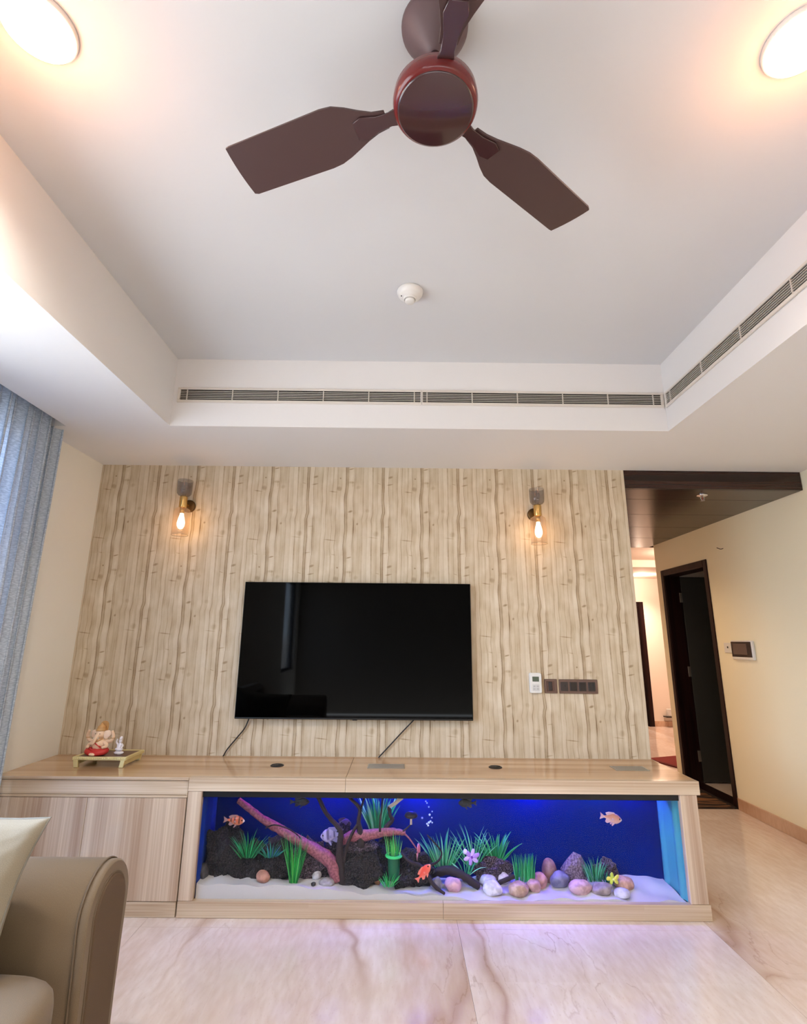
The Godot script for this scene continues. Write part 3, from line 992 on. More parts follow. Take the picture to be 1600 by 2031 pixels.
func build_tank_life() -> void:
	var peb := [
		[1.099, 0.160, 0.41, 0.026, 0.040, "3c393f", "dark round stone in the left corner of the aquarium"],
		[1.411, 0.156, 0.43, 0.036, 0.030, "c08470", "salmon pink stone at the left of the aquarium, before the dark rocks"],
		[1.682, 0.144, 0.38, 0.026, 0.020, "c9c4cc", "small pale stone resting above the grey oval one left of centre"],
		[1.740, 0.122, 0.43, 0.040, 0.022, "a9a2a6", "grey oval stone on the sand below the long pink branch"],
		[1.676, 0.119, 0.45, 0.012, 0.010, "28262a", "tiny black stone beside the grey oval one"],
		[2.000, 0.141, 0.38, 0.022, 0.034, "b07a5c", "brown egg shaped stone left of the bushy green plant"],
		[2.307, 0.117, 0.42, 0.028, 0.032, "7d7a8a", "blue grey stone behind the tip of the low root"],
		[2.395, 0.112, 0.40, 0.042, 0.033, "e0a8b0", "rose pink rounded stone right of the low root"],
		[2.584, 0.111, 0.34, 0.046, 0.030, "d4ccd4", "white stone lying behind another white stone near centre"],
		[2.593, 0.098, 0.42, 0.050, 0.036, "e2dcea", "large white stone in front, right of the thick low log"],
		[2.673, 0.110, 0.32, 0.039, 0.030, "e0d4da", "white stone half hidden behind the short dark stick"],
		[2.732, 0.102, 0.42, 0.054, 0.037, "cda58c", "tan streaked stone in front of the square green tuft"],
		[2.817, 0.103, 0.39, 0.037, 0.029, "c8988e", "reddish tan stone tucked against the tan streaked stone"],
		[2.866, 0.125, 0.33, 0.039, 0.039, "cc9080", "round orange stone right of the square green tuft"],
		[2.927, 0.155, 0.29, 0.038, 0.060, "94695c", "tall brown egg shaped stone standing upright"],
		[2.966, 0.121, 0.35, 0.050, 0.040, "7a7690", "slate grey stone in front of the tall brown one"],
		[3.051, 0.103, 0.42, 0.058, 0.036, "d0a2a4", "broad pinkish stone below the pointed lilac rock"],
		[3.163, 0.100, 0.42, 0.056, 0.025, "a08c8c", "flat grey brown stone below the feathery green plant"],
		[3.259, 0.096, 0.43, 0.045, 0.020, "d2ccdc", "small flat whitish stone below the yellow flower"],
		[3.299, 0.106, 0.37, 0.050, 0.032, "cf9a84", "peach coloured angular stone, last one on the right"],
	]
	for i in peb.size():
		var p: Array = peb[i]
		var r := V(p[3], p[4], minf(0.9 * maxf(p[3], p[4]), 0.04))
		var m := tri_mat(speckled(p[5]), V(7, 7, 7), 0.5, false)
		var bottom: float = sand_top(p[0], p[2])
		var y: float = minf(p[1], bottom + p[4] * 0.75) if p[4] > 0.012 else bottom + p[4] * 0.6
		single("pebble", blob(r, 0.17, 0.8, 100 + i, 22), m, p[6], "pebble", V(p[0], y, minf(p[2], 0.483 - r.z)), V(0, 0, rng.randf_range(-0.12, 0.12)), "aquarium stones")
	var rocks := [
		[1.190, 0.215, 0.35, 0.095, 0.150, 0.08, "lava", "tall mossy black lava rock at the left end of the aquarium", 0.42],
		[1.345, 0.170, 0.345, 0.100, 0.095, 0.07, "lava", "black lava rock under the leftmost grass clump", 0.42],
		[1.475, 0.178, 0.35, 0.090, 0.105, 0.07, "lava", "black lava rock behind the salmon pink stone", 0.45],
		[1.640, 0.168, 0.33, 0.105, 0.105, 0.06, "lava_lilac", "violet grey lava rock below the long pink branch", 0.42],
		[1.915, 0.158, 0.36, 0.105, 0.108, 0.08, "lava", "black lava rock at the foot of the driftwood, in the middle", 0.42],
		[1.905, 0.265, 0.335, 0.085, 0.048, 0.06, "lava_lilac", "purple lava rock lying on top of the black middle rock", 0.38],
		[1.795, 0.215, 0.30, 0.070, 0.125, 0.04, "lava", "dark narrow rock behind the driftwood trunk", 0.35],
		[2.185, 0.150, 0.35, 0.105, 0.085, 0.06, "lava", "rugged dark rock under the low root", 0.45],
		[2.045, 0.175, 0.30, 0.065, 0.120, 0.04, "lava", "dark rock behind the bright vertical grass", 0.4],
		[2.615, 0.135, 0.30, 0.100, 0.062, 0.05, "lava_lilac", "porous violet rock behind the white stones", 0.35],
		[3.060, 0.140, 0.31, 0.068, 0.074, 0.045, "lava_light", "pointed lilac rock behind the broad pinkish stone", 0.3],
		[3.240, 0.135, 0.29, 0.058, 0.048, 0.04, "lava_lilac", "dark purple rock behind the yellow flower", 0.35],
	]
	for i in rocks.size():
		var p: Array = rocks[i]
		single("lava_rock", blob(V(p[3], p[4], p[5]), p[8] * 1.7, 1.15, 300 + i * 3, 12 if p[6] == "lava_light" else 36, true), M[p[6]], p[7], "rock", V(p[0], p[1], p[2]), Vector3.ZERO, "aquarium rocks")
	# driftwood
	var px := 0.003
	var d := thing("driftwood_branch", "long smooth pinkish branch slanting down from the upper left of the aquarium", "driftwood", V(1.791, 0.12, 0.38))
	var o := V(1.791, 0.12, 0.38)
	part(d, "branch", tube(shift([V(1.228, 0.477, 0.33), V(1.301, 0.433, 0.34), V(1.370, 0.392, 0.35), V(1.485, 0.337, 0.36), V(1.598, 0.283, 0.37), V(1.711, 0.232, 0.385), V(1.767, 0.187, 0.39), V(1.791, 0.120, 0.39)], o), [5 * px, 6 * px, 6 * px, 8 * px, 9 * px, 11 * px, 12 * px, 11 * px], 12, 5, 0.25, 5), M.drift)
	part(d, "twig", tube(shift([V(1.399, 0.357, 0.385), V(1.446, 0.377, 0.395), V(1.515, 0.361, 0.395), V(1.570, 0.332, 0.395), V(1.593, 0.306, 0.39)], o), [0.004, 0.004, 0.0035, 0.003, 0.002], 6, 4, 0.2, 6), M.drift_dark)
	o = V(1.85, 0.12, 0.39)
	d = thing("driftwood_stump", "dark forked driftwood stump with upright branches in the middle of the aquarium", "driftwood", o)
	part(d, "branch", tube(shift([V(1.640, 0.555, 0.355), V(1.697, 0.459, 0.37), V(1.734, 0.413, 0.38), V(1.780, 0.373, 0.39), V(1.803, 0.343, 0.40), V(1.799, 0.252, 0.40), V(1.822, 0.115, 0.40)], o), [0.010, 0.011, 0.011, 0.012, 0.014, 0.018, 0.026], 10, 5, 0.3, 7), M.drift_dark)
	part(d, "branch", tube(shift([V(1.790, 0.555, 0.355), V(1.846, 0.500, 0.37), V(1.898, 0.454, 0.38), V(1.895, 0.393, 0.39), V(1.910, 0.306, 0.38), V(1.90, 0.24, 0.38)], o), [0.007, 0.008, 0.010, 0.011, 0.022, 0.024], 10, 5, 0.3, 8), M.drift_dark)
	part(d, "branch", tube(shift([V(1.934, 0.555, 0.355), V(1.915, 0.485, 0.37), V(1.901, 0.444, 0.38)], o), [0.006, 0.006, 0.007], 8, 4, 0.2, 9), M.drift_dark)
	part(d, "branch", tube(shift([V(1.895, 0.388, 0.39), V(1.860, 0.336, 0.40), V(1.829, 0.256, 0.41), V(1.825, 0.20, 0.405)], o), [0.008, 0.008, 0.009, 0.012], 8, 4, 0.2, 10), M.drift_dark)
	o = V(2.0, 0.32, 0.385)
	d = thing("driftwood_log", "purple brown driftwood log lying level behind the stump", "driftwood", o)
	part(d, "log", tube(shift([V(1.801, 0.291, 0.36), V(1.866, 0.319, 0.37), V(1.947, 0.328, 0.38), V(2.041, 0.343, 0.385), V(2.110, 0.346, 0.39), V(2.143, 0.340, 0.39)], o), [0.020, 0.027, 0.026, 0.020, 0.015, 0.010], 12, 5, 0.35, 11), M.drift)
	part(d, "twig", tube(shift([V(2.022, 0.556, 0.40), V(2.018, 0.461, 0.41), V(2.011, 0.412, 0.41), V(2.010, 0.352, 0.405)], o), [0.005, 0.005, 0.006, 0.006], 8, 4, 0.2, 12), M.drift_dark)
	part(d, "stub", tube(shift([V(2.055, 0.462, 0.37), V(2.064, 0.420, 0.37), V(2.075, 0.398, 0.37), V(2.049, 0.369, 0.37), V(2.03, 0.344, 0.375)], o), [0.010, 0.010, 0.011, 0.012, 0.014], 9, 4, 0.3, 13), M.drift_dark)
	part(d, "pale_tip", tube(shift([V(2.126, 0.509, 0.37), V(2.088, 0.479, 0.37), V(2.055, 0.460, 0.37)], o), [0.012, 0.010, 0.008], 9, 4, 0.2, 14), M.drift_pale, Vector3.ZERO, Vector3.ZERO, "pale whitish tip of the driftwood")
	part(d, "twig", tube(shift([V(2.130, 0.350, 0.395), V(2.150, 0.365, 0.40), V(2.175, 0.388, 0.405)], o), [0.005, 0.004, 0.003], 6, 3), M.drift_dark)
	part(d, "twig", tube(shift([V(2.135, 0.345, 0.395), V(2.168, 0.317, 0.40), V(2.205, 0.273, 0.41)], o), [0.006, 0.004, 0.003], 6, 3), M.drift)
	o = V(2.25, 0.12, 0.45)
	d = thing("driftwood_root", "thin dark root running down to the front glass right of the middle", "driftwood", o)
	part(d, "root", tube(shift([V(2.128, 0.250, 0.40), V(2.152, 0.226, 0.41), V(2.184, 0.211, 0.42), V(2.225, 0.203, 0.43), V(2.261, 0.163, 0.45), V(2.296, 0.124, 0.465), V(2.346, 0.095, 0.472)], o), [0.006, 0.007, 0.008, 0.009, 0.011, 0.010, 0.006], 9, 5, 0.3, 15), M.drift_dark)
	part(d, "curl", tube(shift([V(2.261, 0.336, 0.40), V(2.296, 0.303, 0.40), V(2.333, 0.263, 0.40), V(2.333, 0.233, 0.40), V(2.301, 0.207, 0.41), V(2.240, 0.200, 0.425)], o), [0.003, 0.004, 0.0045, 0.005, 0.006, 0.007], 8, 5, 0.2, 16), M.drift_dark)
	o = V(2.42, 0.12, 0.37)
	d = thing("driftwood_log", "thick low brown log between the pink and the white stones", "driftwood", o)
	part(d, "log", tube(shift([V(2.290, 0.12, 0.33), V(2.330, 0.142, 0.34), V(2.385, 0.152, 0.35), V(2.440, 0.142, 0.37), V(2.490, 0.118, 0.39), V(2.530, 0.096, 0.40)], o), [0.020, 0.022, 0.022, 0.019, 0.018, 0.016], 12, 5, 0.3, 17), M.drift_dark)
	single("driftwood_stick", tube([V(-0.046, -0.018, 0), V(0.0, 0.0, 0), V(0.046, 0.018, 0)], [0.010, 0.011, 0.012], 10, 5, 0.25, 18), M.drift_dark, "short dark stick lying among the white stones", "driftwood", V(2.668, 0.131, 0.405))
	build_plants()
	build_fish()
	# pump in the left corner
	var pump := thing("aquarium_pump", "small dark upright pump in the left back corner of the aquarium", "pump", V(1.118, 0.13, 0.30))
	part(pump, "body", rbox(V(0.036, 0.12, 0.04), 0.005), M.black, V(0, 0.06, 0))
	part(pump, "cap", rbox(V(0.026, 0.016, 0.028), 0.004), M.black, V(0, 0.128, 0))
	# mushroom-like ornament on the twig
	var mu := thing("mushroom_ornament", "dark mushroom shaped ornament with a pale stem at the end of a twig", "ornament", V(2.175, 0.386, 0.405))
	part(mu, "stem", lathe([Vector2(0.0, 0.0), Vector2(0.006, 0.001), Vector2(0.005, 0.03), Vector2(0.006, 0.036)], 14), M.drift_pale)
	part(mu, "cap", lathe([Vector2(0.006, 0.034), Vector2(0.03, 0.036), Vector2(0.036, 0.044), Vector2(0.030, 0.054), Vector2(0.016, 0.062), Vector2(0.0, 0.064)], 20), mat(Color(0.10, 0.035, 0.06), 0.6))
	# rising air bubbles
	var bst := begin(true)
	for b: Array in [[2.272, 0.462, 0.0045], [2.262, 0.481, 0.004], [2.290, 0.44, 0.0035], [2.276, 0.424, 0.006], [2.236, 0.408, 0.0055], [2.288, 0.410, 0.004], [2.272, 0.386, 0.006], [2.281, 0.392, 0.0055], [2.262, 0.380, 0.005], [2.268, 0.372, 0.005], [2.290, 0.386, 0.004], [2.255, 0.49, 0.004]]:
		add_ball(bst, V(b[0], b[1], 0.37), b[2])
	var bub := mat(Color(0.85, 0.92, 1.0), 0.1)
	single("air_bubbles", finish(bst), bub, "rising trail of white air bubbles right of the middle", "bubbles", Vector3.ZERO, Vector3.ZERO, "", "stuff")


func add_ball(st: SurfaceTool, c: Vector3, r: float, seg := 8) -> void:
	for i in seg / 2:
		for k in seg:
			var p := []
			for q: Array in [[i, k], [i, k + 1], [i + 1, k + 1], [i + 1, k]]:
				var th: float = PI * q[0] / (seg / 2)
				var ph: float = TAU * q[1] / seg
				p.append(c + Vector3(sin(th) * cos(ph), cos(th), sin(th) * sin(ph)) * r)
			if i > 0:
				tri(st, p[0], p[1], p[2])
			if i < seg / 2 - 1:
				tri(st, p[0], p[2], p[3])


func speckled(h: String) -> ImageTexture:
	if not tex.has(h):
		var c := Color.html(h)
		tex[h] = speckle_picture(c.darkened(0.13), c.lightened(0.08), 0.012, h.hash() % 1000, 1.3)
	return tex[h]


func shift(pts: Array, o: Vector3) -> Array:
	return pts.map(func(p): return p - o)


func leaf_mat(c: Color) -> StandardMaterial3D:
	var m := mat(c, 0.5)
	m.backlight_enabled = true
	m.backlight = Color(0.35, 0.35, 0.35)
	return m


# a clump: n leaves leaning out of the base within the width w, each leaf a part
func clump(called: String, label: String, at: Vector3, n: int, length: float, width: float, lean: float, bend: float, cols: Array, foot := 0.01, tilt := 0.0) -> Node3D:
	var t := thing(called, label, "aquarium plant", at, 0.0, "aquarium plants")
	var meshes := []
	for k in 4:
		meshes.append(blade(length * (0.7 + 0.1 * k), width * 1.3, bend * (0.5 + 0.25 * k), 6))
	var mats := cols.map(func(c): return leaf_mat(Color.html(c)))
	for i in n:
		var u := (i + 0.5) / n * 2.0 - 1.0
		var l := part(t, "leaf", meshes[rng.randi() % 4], mats[rng.randi() % mats.size()])
		var yaw := rng.randf_range(-0.7, 0.7) + (PI if u < 0 else 0.0)
		var a := absf(u) * lean + rng.randf_range(-0.06, 0.06)
		l.basis = Basis(Vector3.BACK, -tilt) * Basis(Vector3.UP, yaw) * Basis(Vector3.BACK, -a)
		l.position = V(u * foot + rng.randf_range(-1, 1) * 0.003, 0, rng.randf_range(-0.012, 0.012))
	return t


func build_plants() -> void:
	var deep := ["0c8a4a", "10a058", "1fb56a", "0b7a3c"]
	var mid := ["1aa860", "35c07c", "58cf92", "149a58"]
	var vivid := ["12b45a", "2ccc6a", "58dd78", "0fa048"]
	var pale := ["3cbf86", "6fd8a4", "8ee4b8", "2aa870"]
	clump("grass_plant", "leftmost clump of green aquarium grass on the dark rocks", V(1.325, 0.232, 0.425), 24, 0.135, 0.011, 0.85, 0.35, deep, 0.03)
	clump("fern_plant", "small blue green plant right of the leftmost grass clump", V(1.445, 0.235, 0.425), 18, 0.080, 0.012, 1.0, 0.5, ["14806a", "1c9a80", "2f7fb0", "118a62"], 0.03)
	clump("tall_grass", "tall narrow tuft of green grass rising in front of the pink branch", V(1.572, 0.118, 0.435), 34, 0.235, 0.012, 0.28, 0.1, ["0e9a3c", "2bbf4c", "5fd262", "0c8438", "12a84a"], 0.018)
	clump("crown_grass", "big bright green clump on top of the driftwood under the hood", V(2.000, 0.335, 0.31), 40, 0.20, 0.020, 0.52, 0.25, ["13b878", "3fd69a", "9ff0cc", "10a56a"], 0.05)
	clump("vertical_grass", "upright bright green grass growing from a green cup", V(2.082, 0.232, 0.40), 16, 0.125, 0.010, 0.24, 0.08, ["4fd860", "2cc45c", "8be87a"], 0.03)
	var cup := thing("plant_cup", "green cup of matted grass below the upright grass", "aquarium plant", V(2.086, 0.125, 0.40))
	part(cup, "cup", lathe([Vector2(0.0, 0.0), Vector2(0.026, 0.002), Vector2(0.030, 0.04), Vector2(0.031, 0.09), Vector2(0.033, 0.108), Vector2(0.034, 0.114), Vector2(0.0, 0.112)], 22), leaf_mat(Color.html("0a6440")))
	part(cup, "lip", lathe([Vector2(0.030, 0.106), Vector2(0.044, 0.110), Vector2(0.046, 0.115), Vector2(0.030, 0.119)], 22), leaf_mat(Color.html("3fd67a")))
	clump("bush_plant", "small bushy light green plant at the front below the upright grass", V(2.060, 0.112, 0.445), 26, 0.07, 0.008, 0.9, 0.3, vivid, 0.02)
	clump("blade_plant", "wide clump of pale green pointed leaves behind the low log", V(2.355, 0.150, 0.30), 30, 0.185, 0.020, 0.62, 0.28, pale, 0.05)
	clump("blade_plant", "pale green pointed leaves behind the lilac flower", V(2.515, 0.150, 0.29), 22, 0.215, 0.017, 0.75, 0.35, pale, 0.03)
	clump("broadleaf_plant", "broad mid green leaves on the porous violet rock", V(2.640, 0.175, 0.295), 20, 0.165, 0.030, 0.80, 0.4, mid, 0.03)
	clump("broadleaf_plant", "drooping green leaves in front of the violet rock", V(2.470, 0.130, 0.345), 8, 0.12, 0.016, 1.0, 0.7, pale, 0.02)
	clump("tuft_plant", "square green tuft of fine grass among the tan stones", V(2.778, 0.105, 0.365), 90, 0.135, 0.007, 0.12, 0.06, ["18b45c", "35cf7a", "66dd96", "109a4a"], 0.048)
	clump("feather_plant", "feathery green plant between the lilac and the purple rock", V(3.155, 0.105, 0.345), 44, 0.115, 0.009, 0.50, 0.25, ["2aa86c", "55c490", "83d8ae", "178a52"], 0.03)
	clump("feather_plant", "low dark green leaves right of the feathery plant", V(3.205, 0.100, 0.37), 18, 0.07, 0.010, 1.1, 0.3, ["2a8a62", "45a080", "1d7450"], 0.02)
	# artificial flowers
	var f := thing("lilac_flower", "lilac artificial flower in front of the pale green leaves", "flower", V(2.497, 0.231, 0.39))
	for k in 6:
		var a := TAU * k / 6 + 0.3
		part(f, "petal", blob(V(0.023, 0.011, 0.006), 0.15, 1.2, 40 + k, 14), hex("b48ae8" if k % 2 == 0 else "d6b4f6", 0.5), V(cos(a) * 0.022, sin(a) * 0.018, 0), V(0, 0.3, a))
	part(f, "centre", blob(V(0.007, 0.007, 0.007), 0, 1, 1, 10), hex("7c3aa8", 0.5), V(0, 0, 0.006))
	part(f, "bud", blob(V(0.012, 0.013, 0.010), 0.1, 1.2, 47, 14), hex("e6d8fa", 0.5), V(-0.034, 0.024, 0))
	part(f, "stem", tube([V(0, -0.005, -0.006), V(-0.02, -0.04, -0.02), V(-0.01, -0.09, -0.03)], [0.0025, 0.0025, 0.003], 6), leaf_mat(Color.html("35a06a")))
	f = thing("yellow_flower", "yellow flower on the right among flat stones", "flower", V(3.232, 0.137, 0.40))
	for k in 5:
		var a := TAU * k / 5 + 0.5
		part(f, "petal", blob(V(0.020, 0.010, 0.006), 0.15, 1.2, 60 + k, 14), hex("e8e05a" if k % 2 == 0 else "c9d850", 0.5), V(cos(a) * 0.020, sin(a) * 0.013, 0), V(0, 0.4, a))
	part(f, "centre", blob(V(0.006, 0.006, 0.006), 0, 1, 1, 10), hex("f4f0a0", 0.5), V(0, 0, 0.005))


# stations: x, half height up, half height down, half width; colours by function of (t along, side height)
func fish_body(length: float, h: float, w: float, back: Color, belly: Color, nose: Color, stripes: int, dark: Color) -> ArrayMesh:
	var st := begin(true)
	var n := 22
	var seg := 14
	var prof := [[0.0, 0.10], [0.06, 0.36], [0.15, 0.66], [0.28, 0.93], [0.42, 1.0], [0.58, 0.86], [0.74, 0.55], [0.88, 0.30], [1.0, 0.24]]
	var rings := []
	var cols := []
	for i in n + 1:
		var t := float(i) / n
		var s := 0.0
		for k in prof.size() - 1:
			if t >= prof[k][0]:
				s = lerpf(prof[k][1], prof[k + 1][1], clampf((t - prof[k][0]) / (prof[k + 1][0] - prof[k][0]), 0, 1))
		var ring := []
		var col := []
		for k in seg:
			var a := TAU * k / seg
			ring.append(V((0.5 - t) * length, sin(a) * s * h / 2 - 0.02 * h * (1.0 - t), cos(a) * w / 2 * minf(1.0, s * 1.05) * (1.0 - 0.55 * t)))
			var c := belly.lerp(back, clampf(sin(a) * 0.8 + 0.75, 0, 1))
			if stripes > 0 and t > 0.12 and sin(t * stripes * TAU) > 0.35 and sin(a) > -0.5:
				c = c.lerp(dark, 0.75)
			c = c.lerp(nose, smoothstep(0.13, 0.03, t))
			col.append(c.srgb_to_linear())
		rings.append(ring)
		cols.append(col)
	for i in n:
		for k in seg:
			var j := (k + 1) % seg
			var q := [[i, k], [i + 1, k], [i + 1, j], [i, k], [i + 1, j], [i, j]]
			for e: Array in q:
				st.set_color(cols[e[0]][e[1]])
				st.add_vertex(rings[e[0]][e[1]])
	for k in seg:
		var j := (k + 1) % seg
		st.set_color(cols[0][k])
		tri(st, V(length * 0.505, -0.02 * h, 0), rings[0][j], rings[0][k])
		tri(st, V(-length * 0.5, 0, 0), rings[n][k], rings[n][j])
	return finish(st)


func fish(called: String, label: String, at: Vector3, rot: Vector3, length: float, h: float, w: float, back: String, belly: String, nose: String, fin: String, stripes := 0, dark := "2a1210") -> Node3D:
	var t := thing(called, label, "fish", at, 0.0, "aquarium fish")
	t.rotation = rot
	var bm := mat(Color.WHITE, 0.35)
	bm.vertex_color_use_as_albedo = true
	part(t, "body", fish_body(length * 0.80, h, w, Color.html(back), Color.html(belly), Color.html(nose), stripes, Color.html(dark)), bm, V(length * 0.1, 0, 0))
	var fm := leaf_mat(Color.html(fin))
	var L := length
	part(t, "tail_fin", prism(PackedVector2Array([Vector2(-0.28 * L, 0.05 * h), Vector2(-0.5 * L, 0.34 * h), Vector2(-0.46 * L, 0.02 * h), Vector2(-0.5 * L, -0.32 * h), Vector2(-0.28 * L, -0.06 * h)]), w * 0.14), fm)
	part(t, "dorsal_fin", prism(PackedVector2Array([Vector2(0.24 * L, 0.38 * h), Vector2(0.12 * L, 0.58 * h), Vector2(-0.12 * L, 0.55 * h), Vector2(-0.26 * L, 0.40 * h), Vector2(-0.20 * L, 0.16 * h), Vector2(0.0, 0.36 * h)]), w * 0.14), fm)
	part(t, "anal_fin", prism(PackedVector2Array([Vector2(0.02 * L, -0.40 * h), Vector2(-0.16 * L, -0.58 * h), Vector2(-0.24 * L, -0.46 * h), Vector2(-0.20 * L, -0.14 * h), Vector2(-0.05 * L, -0.3 * h)]), w * 0.14), fm)
	for s: float in [-1.0, 1.0]:
		part(t, "pelvic_fin", prism(PackedVector2Array([Vector2(0.18 * L, -0.42 * h), Vector2(0.06 * L, -0.72 * h), Vector2(0.02 * L, -0.66 * h), Vector2(0.08 * L, -0.40 * h)]), w * 0.12), fm, V(0, 0, s * w * 0.16), V(s * -0.25, 0, 0))
		part(t, "pectoral_fin", prism(PackedVector2Array([Vector2(0.17 * L, -0.05 * h), Vector2(0.04 * L, 0.06 * h), Vector2(0.02 * L, -0.16 * h), Vector2(0.13 * L, -0.18 * h)]), w * 0.1), fm, V(0, 0, s * w * 0.46), V(0, s * 0.3, 0))
		part(t, "eye", blob(V(0.035, 0.035, 0.02) * L, 0, 1, 1, 12), hex("120c10", 0.15), V(0.385 * L, 0.07 * h, s * w * 0.30))
	return t


func build_fish() -> void:
	fish("cichlid", "pale orange fish swimming alone in the open blue water on the right", V(3.264, 0.410, 0.35), V(0, 0, -0.18), 0.118, 0.050, 0.026, "e89a80", "f4c8c0", "f8f0f4", "eec0cc")
	fish("cichlid", "orange fish with dark stripes swimming at the upper left, under the slanting branch", V(1.235, 0.402, 0.41), V(0, 0, -0.04), 0.112, 0.046, 0.024, "c8603c", "c87858", "f4ecf0", "9a7070", 4)
	fish("cichlid", "spotted lilac fish facing left behind the dark upright branch", V(1.752, 0.318, 0.355), V(0, PI, -0.12), 0.125, 0.066, 0.028, "a79ac8", "c2b8de", "b0a6d0", "8f86b8", 3, "4a4068")
	fish("cichlid", "dusky violet fish partly hidden above the spotted lilac fish", V(1.800, 0.348, 0.28), V(0, 0, 0.05), 0.095, 0.055, 0.024, "4a3060", "5c4074", "58406c", "3c2850")
	fish("cichlid", "red fish with its tail hanging down, in front of the low root", V(2.238, 0.186, 0.468), V(0, -0.25, 0.85), 0.108, 0.040, 0.020, "f0503c", "f88068", "f8a090", "f07a68")
	fish("cichlid", "narrow pinkish white fish seen head on right of the middle", V(2.214, 0.251, 0.38), V(0, 1.35, 0.35), 0.080, 0.066, 0.020, "e8707c", "f8e0e4", "f8d0d4", "f0a0a8")
	fish("cichlid", "black fish just under the hood on the left", V(1.579, 0.496, 0.42), V(0, 0, 0.02), 0.105, 0.040, 0.024, "14121a", "201c22", "1a181e", "16141a")
	fish("cichlid", "black fish just under the hood right of the middle", V(2.476, 0.497, 0.42), V(0, PI, 0.0), 0.098, 0.042, 0.024, "121218", "2a262c", "1a181e", "16141a")


# ---------------------------------------------------------------- things on the papered wall

